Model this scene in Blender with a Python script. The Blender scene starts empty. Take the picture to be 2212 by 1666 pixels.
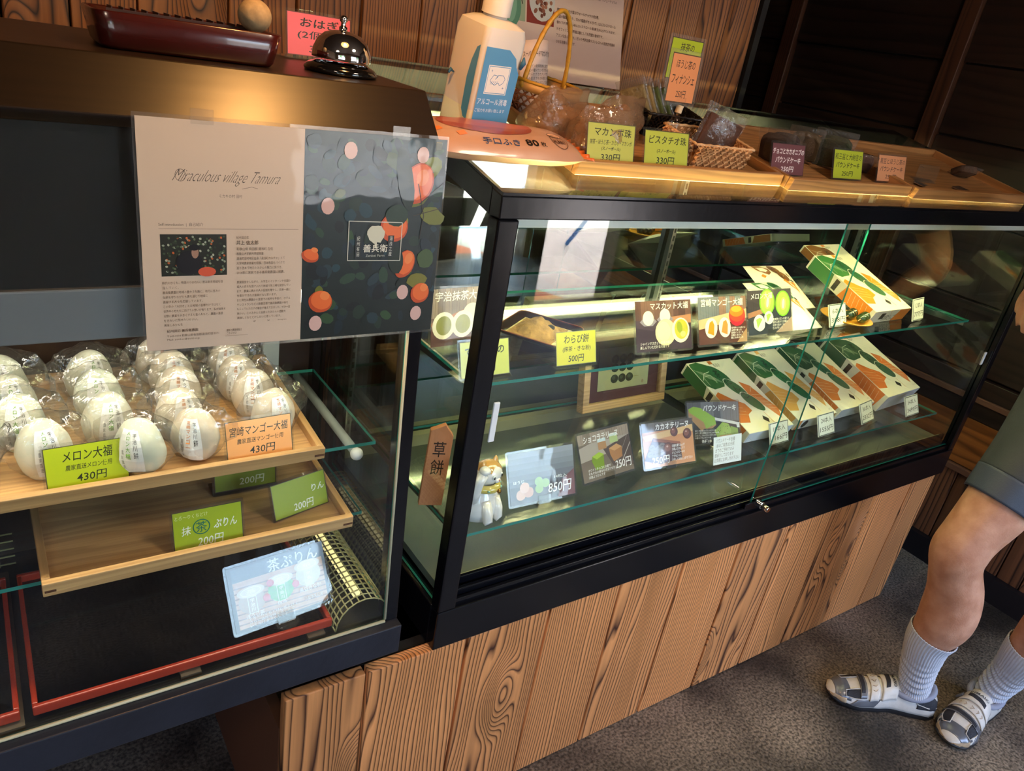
import bpy, bmesh, math, random
from mathutils import Vector, Matrix, noise
random.seed(7)
PI = math.pi
rad = math.radians
C = bpy.context.scene.collection
# ------------------------------------------------------------------ camera, world, sun, exposure
cam = bpy.data.cameras.new('camera'); cam_o = bpy.data.objects.new('camera', cam); C.objects.link(cam_o)
cam.sensor_width = 36.0; cam.lens = 26.56; cam.clip_start = 0.02; cam.clip_end = 200
RT = ((0.82228, -0.11187, 0.55798), (-0.54625, -0.43013, 0.71875), (0.15960, -0.89581, -0.41480))
cam_o.matrix_world = Matrix(((RT[0][0], -RT[0][1], -RT[0][2], 0), (RT[1][0], -RT[1][1], -RT[1][2], 0),
                             (RT[2][0], -RT[2][1], -RT[2][2], 1.5179), (0, 0, 0, 1)))
bpy.context.scene.camera = cam_o
vs = bpy.context.scene.view_settings
vs.view_transform = 'Standard'; vs.look = 'None'; vs.exposure = 2.1; vs.gamma = 1.0; vs.use_curve_mapping = False
world = bpy.data.worlds.new('world'); bpy.context.scene.world = world; world.use_nodes = True
wn = world.node_tree.nodes; wl = world.node_tree.links
sky = wn.new('ShaderNodeTexSky'); sky.sky_type = 'NISHITA'; sky.sun_disc = False; sky.sun_elevation = rad(52); sky.sun_rotation = rad(75); sky.air_density = .8; sky.dust_density = 5.0
wl.new(sky.outputs[0], wn['Background'].inputs[0]); wn['Background'].inputs[1].default_value = 1.15
sun = bpy.data.lights.new('sun', 'SUN'); sun.energy = 3.4; sun.angle = rad(0.6); sun.color = (1, 0.95, 0.88)
sun_o = bpy.data.objects.new('sun', sun); C.objects.link(sun_o); sun_o.rotation_euler = (rad(9), rad(38), 0)

def portal(name, loc, sx, sy):
    l = bpy.data.lights.new(name, 'AREA'); l.shape = 'RECTANGLE'; l.size = sx; l.size_y = sy; l.cycles.is_portal = True
    o = bpy.data.objects.new(name, l); C.objects.link(o); o.location = loc; o.rotation_euler = (rad(90), 0, 0); return o
# portals in the window and the open door: they only help the renderer find the sky
portal('window_portal', (1.95, -1.83, 1.5), 1.5, 1.1)
portal('door_portal', (3.13, -1.83, 1.03), 0.66, 2.05)
portal('side_window_portal', (-0.75, -1.83, 1.5), 1.5, 1.1)

# ------------------------------------------------------------------ materials
def lin(c):
    if isinstance(c, str): c = tuple(int(c[i:i+2], 16)/255 for i in (0, 2, 4))
    return tuple((x/12.92 if x <= .04045 else ((x+.055)/1.055)**2.4) for x in c[:3]) + (1,)
MC = {}
def new_mat(name):
    m = bpy.data.materials.new(name); m.use_nodes = True; nt = m.node_tree
    return m, nt, nt.nodes, nt.links, nt.nodes['Principled BSDF']
def mat(name, col, rough=.5, metal=0, coat=0, spec=.5, bump=0, bscale=60, trans=0, emit=None, es=0, sss=0, var=0, vscale=8):
    if name in MC: return MC[name]
    m, nt, n, l, p = new_mat(name)
    p.inputs['Base Color'].default_value = lin(col); p.inputs['Roughness'].default_value = rough; p.inputs['Metallic'].default_value = metal
    p.inputs['Coat Weight'].default_value = coat; p.inputs['Coat Roughness'].default_value = .06; p.inputs['Specular IOR Level'].default_value = spec
    if trans: p.inputs['Transmission Weight'].default_value = trans
    if sss: p.inputs['Subsurface Weight'].default_value = sss; p.inputs['Subsurface Radius'].default_value = (.01, .006, .004)
    if emit: p.inputs['Emission Color'].default_value = lin(emit); p.inputs['Emission Strength'].default_value = es
    if var or bump:
        tc = n.new('ShaderNodeTexCoord')
    if var:
        nz = n.new('ShaderNodeTexNoise'); nz.inputs['Scale'].default_value = vscale; nz.inputs['Detail'].default_value = 6
        l.new(tc.outputs['Object'], nz.inputs['Vector'])
        mx = n.new('ShaderNodeMix'); mx.data_type = 'RGBA'; a = lin(col); mx.inputs[6].default_value = tuple(x*(1-var) for x in a[:3])+(1,)
        mx.inputs[7].default_value = tuple(min(1, x*(1+var)) for x in a[:3])+(1,)
        cr = n.new('ShaderNodeMapRange'); cr.inputs[1].default_value = .3; cr.inputs[2].default_value = .7
        l.new(nz.outputs[0], cr.inputs[0]); l.new(cr.outputs[0], mx.inputs[0]); l.new(mx.outputs[2], p.inputs['Base Color'])
    if bump:
        nb = n.new('ShaderNodeTexNoise'); nb.inputs['Scale'].default_value = bscale; nb.inputs['Detail'].default_value = 4
        l.new(tc.outputs['Object'], nb.inputs['Vector'])
        b = n.new('ShaderNodeBump'); b.inputs['Strength'].default_value = bump; b.inputs['Distance'].default_value = .004
        l.new(nb.outputs[0], b.inputs['Height']); l.new(b.outputs[0], p.inputs['Normal'])
    MC[name] = m; return m
def wood(name, light, dark, axis='Z', scale=1.0, rough=.55, contrast=1.0, knots=True, bump=.4, coat=0, ring=26, streak=None):
    """grain bands running along AXIS, with knots; each object gets its own piece of the pattern"""
    if name in MC: return MC[name]
    m, nt, n, l, p = new_mat(name)
    tc = n.new('ShaderNodeTexCoord'); oi = n.new('ShaderNodeObjectInfo')
    mp = n.new('ShaderNodeMapping'); l.new(tc.outputs['Object'], mp.inputs['Vector'])
    if axis == 'X': mp.inputs['Rotation'].default_value = (0, rad(90), 0)
    if axis == 'Y': mp.inputs['Rotation'].default_value = (rad(90), 0, 0)
    off = n.new('ShaderNodeVectorMath'); off.operation = 'SCALE'; off.inputs[0].default_value = (7.3, 3.1, 11.7)
    mul = n.new('ShaderNodeMath'); mul.operation = 'MULTIPLY'; mul.inputs[1].default_value = 9.0
    l.new(oi.outputs['Random'], mul.inputs[0]); l.new(mul.outputs[0], off.inputs['Scale'])
    ad = n.new('ShaderNodeVectorMath'); ad.operation = 'ADD'; l.new(mp.outputs[0], ad.inputs[0]); l.new(off.outputs[0], ad.inputs[1])
    st = n.new('ShaderNodeVectorMath'); st.operation = 'MULTIPLY'; st.inputs[1].default_value = (1, 1, .10); l.new(ad.outputs[0], st.inputs[0])
    n1 = n.new('ShaderNodeTexNoise'); n1.inputs['Scale'].default_value = 9*scale; n1.inputs['Detail'].default_value = 2; n1.inputs['Roughness'].default_value = .45
    l.new(st.outputs[0], n1.inputs['Vector'])
    src = n1.outputs[0]
    if knots:
        s2 = n.new('ShaderNodeVectorMath'); s2.operation = 'MULTIPLY'; s2.inputs[1].default_value = (1, 1, .38); l.new(ad.outputs[0], s2.inputs[0])
        vo = n.new('ShaderNodeTexVoronoi'); vo.inputs['Scale'].default_value = 5.2*scale; l.new(s2.outputs[0], vo.inputs['Vector'])
        kr = n.new('ShaderNodeMapRange'); kr.interpolation_type = 'SMOOTHERSTEP'; kr.inputs[1].default_value = .02; kr.inputs[2].default_value = .34; kr.inputs[3].default_value = .55; kr.inputs[4].default_value = 0
        l.new(vo.outputs['Distance'], kr.inputs[0])
        a2 = n.new('ShaderNodeMath'); a2.operation = 'ADD'; l.new(n1.outputs[0], a2.inputs[0]); l.new(kr.outputs[0], a2.inputs[1]); src = a2.outputs[0]
    m1 = n.new('ShaderNodeMath'); m1.operation = 'MULTIPLY'; m1.inputs[1].default_value = ring*.36; l.new(src, m1.inputs[0])
    sx = n.new('ShaderNodeSeparateXYZ'); l.new(ad.outputs[0], sx.inputs[0])
    sk = n.new('ShaderNodeMath'); sk.operation = 'MULTIPLY_ADD'; sk.inputs[1].default_value = .8; l.new(sx.outputs['Y'], sk.inputs[0]); l.new(sx.outputs['X'], sk.inputs[2])
    sm0 = n.new('ShaderNodeMath'); sm0.operation = 'MULTIPLY_ADD'; sm0.inputs[1].default_value = ring*3.3*scale; kk = n.new('ShaderNodeMath'); kk.operation = 'MULTIPLY'; kv = n.new('ShaderNodeMapRange'); kv.inputs[3].default_value = .45; kv.inputs[4].default_value = 1.25; l.new(oi.outputs['Random'], kv.inputs[0]); l.new(kv.outputs[0], kk.inputs[0]); l.new(sk.outputs[0], kk.inputs[1]); l.new(kk.outputs[0], sm0.inputs[0]); l.new(m1.outputs[0], sm0.inputs[2])
    m1 = sm0
    fr = n.new('ShaderNodeMath'); fr.operation = 'FRACT'; l.new(m1.outputs[0], fr.inputs[0])
    cr = n.new('ShaderNodeValToRGB'); e = cr.color_ramp.elements
    L = lin(light); D = lin(dark); Mi = tuple(a*.62+b*.38 for a, b in zip(L, D))
    e[0].position = 0; e[0].color = L; e[1].position = 1; e[1].color = L
    for pos, c in ((.36, tuple(a*.9+b*.1 for a, b in zip(L, D))), (.62, Mi), (.80, tuple(a*(1-contrast)+b*contrast for a, b in zip(L, D))), (.90, Mi)):
        q = e.new(pos); q.color = c
    l.new(fr.outputs[0], cr.inputs[0])
    # fine fibres and slow tone changes
    s3 = n.new('ShaderNodeVectorMath'); s3.operation = 'MULTIPLY'; s3.inputs[1].default_value = (1, 1, .03); l.new(ad.outputs[0], s3.inputs[0])
    n3 = n.new('ShaderNodeTexNoise'); n3.inputs['Scale'].default_value = 160*scale; n3.inputs['Detail'].default_value = 3; l.new(s3.outputs[0], n3.inputs['Vector'])
    n4 = n.new('ShaderNodeTexNoise'); n4.inputs['Scale'].default_value = 3.5; n4.inputs['Detail'].default_value = 3; l.new(ad.outputs[0], n4.inputs['Vector'])
    sm = n.new('ShaderNodeMath'); sm.operation = 'ADD'; l.new(n3.outputs[0], sm.inputs[0]); l.new(n4.outputs[0], sm.inputs[1])
    sr = n.new('ShaderNodeMath'); sr.operation = 'ADD'; l.new(sm.outputs[0], sr.inputs[0]); l.new(oi.outputs['Random'], sr.inputs[1])
    rr = n.new('ShaderNodeMapRange'); rr.inputs[1].default_value = .7; rr.inputs[2].default_value = 2.0; rr.inputs[3].default_value = .68; rr.inputs[4].default_value = 1.2
    l.new(sr.outputs[0], rr.inputs[0])
    mu = n.new('ShaderNodeMix'); mu.data_type = 'RGBA'; mu.blend_type = 'MULTIPLY'; mu.inputs[0].default_value = 1
    l.new(cr.outputs[0], mu.inputs[6]); l.new(rr.outputs[0], mu.inputs[7])
    res = mu.outputs[2]
    if knots:
        kd = n.new('ShaderNodeMapRange'); kd.inputs[1].default_value = .03; kd.inputs[2].default_value = .085; kd.inputs[3].default_value = .75; kd.inputs[4].default_value = 0
        l.new(vo.outputs['Distance'], kd.inputs[0])
        mk = n.new('ShaderNodeMix'); mk.data_type = 'RGBA'; l.new(kd.outputs[0], mk.inputs[0]); l.new(res, mk.inputs[6]); mk.inputs[7].default_value = D
        res = mk.outputs[2]
    l.new(res, p.inputs['Base Color']); p.inputs['Roughness'].default_value = rough; p.inputs['Coat Weight'].default_value = coat
    b = n.new('ShaderNodeBump'); b.inputs['Strength'].default_value = bump; b.inputs['Distance'].default_value = .003
    l.new(fr.outputs[0], b.inputs['Height']); l.new(b.outputs[0], p.inputs['Normal'])
    MC[name] = m; return m
def clear(name, tint=(1, 1, 1), f0=.04, rough=.0, mixw=0.0, white=(1, 1, 1), bump=0, bscale=30, refl=1.0, pk=1.0):
    """thin clear sheet: passes light, reflects by Fresnel (Schlick), optional milky share"""
    if name in MC: return MC[name]
    m, nt, n, l, p = new_mat(name); n.remove(p)
    g = n.new('ShaderNodeNewGeometry'); dt = n.new('ShaderNodeVectorMath'); dt.operation = 'DOT_PRODUCT'
    l.new(g.outputs['Incoming'], dt.inputs[0]); l.new(g.outputs['Normal'], dt.inputs[1])
    ab = n.new('ShaderNodeMath'); ab.operation = 'ABSOLUTE'; l.new(dt.outputs['Value'], ab.inputs[0])
    su = n.new('ShaderNodeMath'); su.operation = 'SUBTRACT'; su.inputs[0].default_value = 1; l.new(ab.outputs[0], su.inputs[1])
    pw = n.new('ShaderNodeMath'); pw.operation = 'POWER'; pw.inputs[1].default_value = 5; l.new(su.outputs[0], pw.inputs[0])
    ma = n.new('ShaderNodeMath'); ma.operation = 'MULTIPLY_ADD'; ma.inputs[1].default_value = refl*(1-f0)*pk; ma.inputs[2].default_value = f0*refl; l.new(pw.outputs[0], ma.inputs[0])
    tr = n.new('ShaderNodeBsdfTransparent'); tr.inputs[0].default_value = tuple(tint)+(1,)
    gl = n.new('ShaderNodeBsdfGlossy'); gl.inputs['Roughness'].default_value = rough
    base = tr.outputs[0]
    if mixw:
        df = n.new('ShaderNodeBsdfDiffuse'); df.inputs[0].default_value = tuple(white)+(1,)
        tl = n.new('ShaderNodeBsdfTranslucent'); tl.inputs[0].default_value = tuple(white)+(1,)
        mm = n.new('ShaderNodeMixShader'); mm.inputs[0].default_value = .5; l.new(df.outputs[0], mm.inputs[1]); l.new(tl.outputs[0], mm.inputs[2])
        m0 = n.new('ShaderNodeMixShader'); m0.inputs[0].default_value = mixw; l.new(tr.outputs[0], m0.inputs[1]); l.new(mm.outputs[0], m0.inputs[2]); base = m0.outputs[0]
    if bump:
        tc = n.new('ShaderNodeTexCoord'); nb = n.new('ShaderNodeTexNoise'); nb.inputs['Scale'].default_value = bscale; nb.inputs['Detail'].default_value = 3
        nb.inputs['Distortion'].default_value = 1.5
        l.new(tc.outputs['Object'], nb.inputs['Vector']); b = n.new('ShaderNodeBump'); b.inputs['Strength'].default_value = bump; b.inputs['Distance'].default_value = .006
        l.new(nb.outputs[0], b.inputs['Height']); l.new(b.outputs[0], gl.inputs['Normal'])
    mx = n.new('ShaderNodeMixShader'); l.new(ma.outputs[0], mx.inputs[0]); l.new(base, mx.inputs[1]); l.new(gl.outputs[0], mx.inputs[2])
    l.new(mx.outputs[0], n['Material Output'].inputs[0]); MC[name] = m; return m
def print_mat(name, rough=.25, coat=.6, bump=0, spec=.5):
    if name in MC: return MC[name]
    m, nt, n, l, p = new_mat(name); a = n.new('ShaderNodeAttribute'); a.attribute_name = 'ink'
    l.new(a.outputs['Color'], p.inputs['Base Color']); p.inputs['Roughness'].default_value = rough; p.inputs['Coat Weight'].default_value = coat; p.inputs['Coat Roughness'].default_value = .04
    p.inputs['Specular IOR Level'].default_value = spec
    if bump:
        tc = n.new('ShaderNodeTexCoord'); nb = n.new('ShaderNodeTexNoise'); nb.inputs['Scale'].default_value = 14; nb.inputs['Detail'].default_value = 2; l.new(tc.outputs['Object'], nb.inputs['Vector'])
        b = n.new('ShaderNodeBump'); b.inputs['Strength'].default_value = bump; b.inputs['Distance'].default_value = .004; l.new(nb.outputs[0], b.inputs['Height'])
        l.new(b.outputs[0], p.inputs['Coat Normal'])
    MC[name] = m; return m

BLACK = mat('black_lacquered_frame', '090a0f', .2, coat=.0, spec=.42, bump=.04, bscale=40)
BLACK2 = mat('matt_black_frame', '101218', .42, bump=.08, bscale=90, var=.3)
PANE = clear('clear_glass', (.955, .975, .965), .042)
EDGE = mat('green_glass_edge', '2c8878', .12, coat=.4, emit='35b59a', es=0)
ACRYL = clear('clear_acrylic', (.985, .99, .985), .04, mixw=.02, white=(.9, 1, .95))
FILM = clear('clear_wrapping_film', (.975, .975, .97), .10, rough=.07, mixw=.025, white=(1, 1, 1), bump=1.0, bscale=34, pk=.4)
SLEEVE = clear('clear_laminate', (.96, .96, .96), .05, mixw=.06)
STEEL = mat('brushed_steel', '9b9da0', .3, metal=1, bump=.05, bscale=200)
CHROME = mat('chrome', 'e8e8ea', .06, metal=1)
MIRROR = mat('mirror_glass', '9aa39f', .02, metal=1)
WHITE = mat('white_plastic', 'e9e9e4', .35)
OAK = wood('pale_oak', 'd8aa70', '9a6c3c', 'X', 2.2, .45, .32, knots=False, bump=.1, ring=14)
OAKY = wood('pale_oak_sides', 'cfa066', '94683a', 'Y', 2.2, .45, .32, knots=False, bump=.1, ring=14)
TRAYW = wood('honey_brown_tray_wood', 'ad7a48', '6b4324', 'X', 2.0, .38, .55, knots=False, bump=.12, ring=12, coat=.15)
TRAYY = wood('honey_brown_tray_sides', 'a5703f', '63401f', 'Y', 2.0, .38, .55, knots=False, bump=.12, ring=12, coat=.15)
CEDAR = wood('burnt_cedar', 'e89c5c', '35120a', 'Z', 1.0, .5, 1.0, bump=.9, ring=40)
CEDARW = wood('brown_cedar_wall', 'a86836', '2c1309', 'Z', 1.0, .55, 1.0, bump=.7, ring=38)
DARKW = wood('dark_stained_board', '2b1a14', '100907', 'Y', 1.0, .45, .8, knots=False, bump=.3, ring=12)
WAIN = wood('wainscot_board', 'a9642c', '54280f', 'Y', 1.0, .45, .8, knots=False, bump=.3, ring=14)
WAINV = wood('wainscot_plank', '7a4d30', '26120a', 'Z', 1.0, .5, 1.0, bump=.6, ring=22)
INK = print_mat('printed_paper', .6, 0, spec=.3)
INKG = print_mat('laminated_print', .3, 1.0, bump=.10)
INKC = print_mat('card_under_acrylic', .35, .5, bump=0)
INKP = print_mat('glossy_poster_print', .35, 1.0, bump=.35)
INKG.node_tree.nodes['Principled BSDF'].inputs['Coat IOR'].default_value = 1.6; INKP.node_tree.nodes['Principled BSDF'].inputs['Coat IOR'].default_value = 1.5
INKW = print_mat('glossy_wrapping_paper', .38, .25)

# ------------------------------------------------------------------ mesh building
class MB:
    def __init__(s): s.v = []; s.f = []; s.mi = []; s.M = None; s.m = 0
    def add(s, vs_, fs, m=None):
        b = len(s.v)
        for p in vs_:
            p = Vector(p); s.v.append(s.M @ p if s.M else p)
        for f in fs: s.f.append(tuple(b+i for i in f)); s.mi.append(s.m if m is None else m)
        return s
    def box(s, x0, x1, y0, y1, z0, z1, m=None):
        return s.add([(x0, y0, z0), (x1, y0, z0), (x1, y1, z0), (x0, y1, z0), (x0, y0, z1), (x1, y0, z1), (x1, y1, z1), (x0, y1, z1)],
                     [(0, 3, 2, 1), (4, 5, 6, 7), (0, 1, 5, 4), (1, 2, 6, 5), (2, 3, 7, 6), (3, 0, 4, 7)], m)
    def prism(s, poly, a, b, axis='z', m=None, mside=None):
        n = len(poly)
        def P(p, t): return {'z': (p[0], p[1], t), 'y': (p[0], t, p[1]), 'x': (t, p[0], p[1])}[axis]
        s.add([P(p, a) for p in poly]+[P(p, b) for p in poly], [tuple(range(n))[::-1], tuple(range(n, 2*n))], m)
        base = len(s.v)-2*n
        for i in range(n):
            j = (i+1) % n; s.f.append((base+i, base+j, base+n+j, base+n+i)); s.mi.append((s.m if m is None else m) if mside is None else mside)
        return s
    def rings(s, rs, cap=True, closed=True, m=None):
        n = len(rs[0]); fs = []
        for i in range(len(rs)-1):
            for j in range(n if closed else n-1):
                k = (j+1) % n; fs.append((i*n+j, i*n+k, (i+1)*n+k, (i+1)*n+j))
        if cap and closed: fs += [tuple(range(n))[::-1], tuple(range((len(rs)-1)*n, len(rs)*n))]
        return s.add([p for r in rs for p in r], fs, m)
    def tube(s, path, r, n=8, cap=True, m=None, flat=None):
        path = [Vector(p) for p in path]; rs = []; up = None
        for i, p in enumerate(path):
            t = (path[min(i+1, len(path)-1)]-path[max(i-1, 0)]).normalized()
            if up is None: up = Vector((0, 0, 1)) if abs(t.z) < .9 else Vector((1, 0, 0))
            a = t.cross(up).normalized(); up = a.cross(t).normalized()
            ri = r[i] if isinstance(r, (list, tuple)) else r
            fx, fy = flat if flat else (1, 1)
            rs.append([p+a*ri*fx*math.cos(2*PI*k/n)+up*ri*fy*math.sin(2*PI*k/n) for k in range(n)])
        return s.rings(rs, cap, True, m)
    def lathe(s, prof, n=24, c=(0, 0, 0), m=None, cap=False):
        rs = [[(c[0]+r*math.cos(2*PI*k/n), c[1]+r*math.sin(2*PI*k/n), c[2]+z) for k in range(n)] for r, z in prof]
        return s.rings(rs, cap, True, m)
    def grid(s, fn, nu, nv, m=None, closed=False):
        vs_ = [fn(i/(nu-1), j/(nv-1)) for i in range(nu) for j in range(nv)]
        return s.add(vs_, [(i*nv+j, i*nv+j+1, (i+1)*nv+j+1, (i+1)*nv+j) for i in range(nu-1) for j in range(nv-1)], m)
    def sphere(s, c, r, nu=12, nv=16, sc=(1, 1, 1), fn=None, m=None):
        rs = []
        for i in range(nu+1):
            th = PI*i/nu; rr = max(math.sin(th), .001)
            row = []
            for k in range(nv):
                d = Vector((rr*math.cos(2*PI*k/nv), rr*math.sin(2*PI*k/nv), math.cos(th)))
                q = r*(fn(d) if fn else 1); row.append((c[0]+d.x*q*sc[0], c[1]+d.y*q*sc[1], c[2]+d.z*q*sc[2]))
            rs.append(row)
        return s.rings(rs[::-1], True, True, m)
def build(name, mb, m, parent=None, smooth=False, bevel=0, seg=2, solid=0, loc=None, rot=None, ang=35, subsurf=0):
    me = bpy.data.meshes.new(name); me.from_pydata([tuple(p) for p in mb.v], [], mb.f)
    ms = m if isinstance(m, (list, tuple)) else [m]
    for x in ms: me.materials.append(x)
    me.polygons.foreach_set('material_index', [min(i, len(ms)-1) for i in mb.mi])
    bm = bmesh.new(); bm.from_mesh(me)
    bmesh.ops.recalc_face_normals(bm, faces=bm.faces)
    if bevel:
        es = [e for e in bm.edges if len(e.link_faces) == 2 and e.calc_face_angle(0) > rad(ang)]
        bmesh.ops.bevel(bm, geom=es, offset=bevel, segments=seg, affect='EDGES', clamp_overlap=True, profile=.5)
    bm.to_mesh(me); bm.free()
    if smooth:
        me.polygons.foreach_set('use_smooth', [True]*len(me.polygons))
        if smooth == 'auto': me.set_sharp_from_angle(angle=rad(40))
    o = bpy.data.objects.new(name, me); C.objects.link(o)
    if parent is not None: o.parent = parent
    if loc is not None: o.location = loc
    if rot is not None: o.rotation_euler = rot
    if solid: md = o.modifiers.new('s', 'SOLIDIFY'); md.thickness = solid; md.offset = 0
    if subsurf: md = o.modifiers.new('u', 'SUBSURF'); md.levels = md.render_levels = subsurf
    return o
def tag(o, label, cat, group=None):
    o['label'] = label; o['category'] = cat
    if group: o['group'] = group
    return o
def thing(name, label, cat, loc=(0, 0, 0), rot=(0, 0, 0), group=None):
    o = bpy.data.objects.new(name, None); C.objects.link(o); o.empty_display_size = .02; o.location = loc; o.rotation_euler = rot
    return tag(o, label, cat, group)
def struct(o): o['kind'] = 'structure'; return o
def dup(root, loc, rot, label, group=None, scale=None):
    r = root.copy(); C.objects.link(r); r.location = loc; r.rotation_euler = rot; r['label'] = label
    if group: r['group'] = group
    if scale: r.scale = scale
    for ch in list(root.children):
        c = ch.copy(); C.objects.link(c); c.parent = r
        for g in ch.children:
            d = g.copy(); C.objects.link(d); d.parent = c
    return r

# ------------------------------------------------------------------ lettering and flat printed pictures
TXT = {}
def glyphs(s, bold=0.0, shear=0.0, res=2):
    bold = min(bold, .007) if any(ord(c_) > 0x4e00 for c_ in s) else min(bold, .02)
    k = (s, bold, shear, res)
    if k in TXT: return TXT[k]
    cu = bpy.data.curves.new('t', 'FONT'); cu.body = s; cu.size = 1; cu.offset = bold; cu.shear = shear; cu.resolution_u = res; cu.fill_mode = 'FRONT'
    cu.space_line = 1.1
    o = bpy.data.objects.new('t', cu); C.objects.link(o)
    dg = bpy.context.evaluated_depsgraph_get(); me = o.evaluated_get(dg).to_mesh()
    vs_ = [v.co.to_2d() for v in me.vertices]; fs = [tuple(p.vertices) for p in me.polygons]
    o.to_mesh_clear(); bpy.data.objects.remove(o); bpy.data.curves.remove(cu)
    if not vs_: vs_ = [Vector((0, 0))]
    x0 = min(v.x for v in vs_); x1 = max(v.x for v in vs_); y0 = min(v.y for v in vs_); y1 = max(v.y for v in vs_)
    TXT[k] = (vs_, fs, x0, x1, y0, y1); return TXT[k]
class Art:
    """flat print in card coordinates (x right, y up, metres); every shape sits a hair above the one before"""
    def __init__(s, w, h): s.w = w; s.h = h; s.v = []; s.f = []; s.c = []; s.z = 0.0; s.dz = .000014; s.up()
    def up(s): s.z += s.dz
    def poly(s, pts, col, rel=True, up=True):
        b = len(s.v)
        for x, y in pts: s.v.append((x*s.w, y*s.h, s.z) if rel else (x, y, s.z))
        s.f.append(tuple(range(b, b+len(pts)))); s.c.append(lin(col))
        if up: s.up()
        return s
    def rect(s, x0, y0, x1, y1, col): return s.poly([(x0, y0), (x1, y0), (x1, y1), (x0, y1)], col)
    def grad(s, x0, y0, x1, y1, ca, cb, n=6):
        a = lin(ca); b = lin(cb)
        for i in range(n):
            t = i/max(1, n-1); ya = y0+(y1-y0)*i/n; yb = y0+(y1-y0)*(i+1)/n; s.poly([(x0, ya), (x1, ya), (x1, yb), (x0, yb)], '000000', up=False)
            s.c[-1] = tuple(p*(1-t)+q*t for p, q in zip(a, b))
        s.up(); return s
    def ell(s, cx, cy, rx, ry, col, rot=0, n=20, wob=0, seed=0):
        rnd = random.Random(seed*7+n); ca, sa = math.cos(rad(rot)), math.sin(rad(rot)); pts = []
        for k in range(n):
            r = 1+(rnd.uniform(-wob, wob) if wob else 0); X = rx*s.w*math.cos(2*PI*k/n)*r; Y = ry*s.h*math.sin(2*PI*k/n)*r
            pts.append((cx*s.w+X*ca-Y*sa, cy*s.h+X*sa+Y*ca))
        return s.poly(pts, col, rel=False)
    def line(s, pts, wd, col):
        P = [Vector((x*s.w, y*s.h)) for x, y in pts]
        for a, b in zip(P, P[1:]):
            d = (b-a); n = Vector((-d.y, d.x)).normalized()*wd/2; s.poly([a+n, a-n, b-n, b+n], col, rel=False, up=False)
        s.up(); return s
    def ring(s, cx, cy, rx, ry, wd, col, n=24):
        return s.line([(cx+rx*math.cos(2*PI*k/n), cy+ry*math.sin(2*PI*k/n)) for k in range(n+1)], wd, col)
    def text(s, t, x0, y0, x1, y1, col, bold=.012, shear=0.0, rot=0, res=2, keep=False, slant=0.0):
        slant = slant or shear; vs_, fs, a, b, c, d = glyphs(t, bold, 0.0, res); sx = (x1-x0)*s.w/max(b-a, .01); sy = (y1-y0)*s.h/max(d-c, .01)
        if keep: sx = sy = min(sx, sy)
        cx = (x0+x1)/2*s.w; cy = (y0+y1)/2*s.h; ca, sa = math.cos(rad(rot)), math.sin(rad(rot)); base = len(s.v); L = lin(col)
        for v in vs_:
            Y = (v.y-(c+d)/2)*sy; X = (v.x-(a+b)/2)*sx+Y*slant; s.v.append((cx+X*ca-Y*sa, cy+X*sa+Y*ca, s.z))
        for f in fs: s.f.append(tuple(base+i for i in f)); s.c.append(L)
        s.up(); return s
    def build(s, name, m, parent=None, M=None, warp=None):
        me = bpy.data.meshes.new(name); vs_ = [Vector(v) for v in s.v]
        if warp: vs_ = [Vector(warp(v)) for v in vs_]
        if M is not None: vs_ = [M @ v for v in vs_]
        me.from_pydata([tuple(v) for v in vs_], [], s.f); at = me.color_attributes.new('ink', 'FLOAT_COLOR', 'CORNER'); buf = []
        for f, c in zip(s.f, s.c): buf += list(c)*len(f)
        at.data.foreach_set('color', buf); me.materials.append(m)
        o = bpy.data.objects.new(name, me); C.objects.link(o)
        if parent is not None: o.parent = parent
        return o
def face_matrix(w, tilt, y=0.0, z=0.0):
    """card plane standing at the thing's origin, leaning back by tilt, facing -Y; Art x starts at the left edge"""
    u = Vector((1, 0, 0)); v = Vector((0, math.sin(tilt), math.cos(tilt))); n = Vector((0, -math.cos(tilt), math.sin(tilt)))
    M = Matrix.Identity(4); M.col[0][:3] = u; M.col[1][:3] = v; M.col[2][:3] = n; M.col[3][:3] = (-w/2, y, z); return M

# ================================================================== THE SETTING
FLOORM = mat('dark_concrete', '37332f', .55, bump=.5, bscale=120, var=.35, vscale=3)
def floor_mat():
    m, nt, n, l, p = new_mat('gritty_dark_concrete_floor')
    tc = n.new('ShaderNodeTexCoord'); a = n.new('ShaderNodeTexNoise'); a.inputs['Scale'].default_value = 2.6; a.inputs['Detail'].default_value = 8; l.new(tc.outputs['Object'], a.inputs['Vector'])
    b = n.new('ShaderNodeTexNoise'); b.inputs['Scale'].default_value = 140; b.inputs['Detail'].default_value = 3; l.new(tc.outputs['Object'], b.inputs['Vector'])
    r = n.new('ShaderNodeValToRGB'); e = r.color_ramp.elements; e[0].position = .38; e[0].color = lin('2e2925'); e[1].position = .68; e[1].color = lin('857868'); l.new(a.outputs[0], r.inputs[0])
    r2 = n.new('ShaderNodeMapRange'); r2.inputs[1].default_value = .36; r2.inputs[2].default_value = .66; r2.inputs[3].default_value = .40; r2.inputs[4].default_value = 2.0; l.new(b.outputs[0], r2.inputs[0])
    mu = n.new('ShaderNodeMix'); mu.data_type = 'RGBA'; mu.blend_type = 'MULTIPLY'; mu.inputs[0].default_value = 1; l.new(r.outputs[0], mu.inputs[6]); l.new(r2.outputs[0], mu.inputs[7])
    l.new(mu.outputs[2], p.inputs['Base Color']); p.inputs['Roughness'].default_value = .5
    bp = n.new('ShaderNodeBump'); bp.inputs['Strength'].default_value = .7; bp.inputs['Distance'].default_value = .003; l.new(b.outputs[0], bp.inputs['Height']); l.new(bp.outputs[0], p.inputs['Normal'])
    return m
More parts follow.
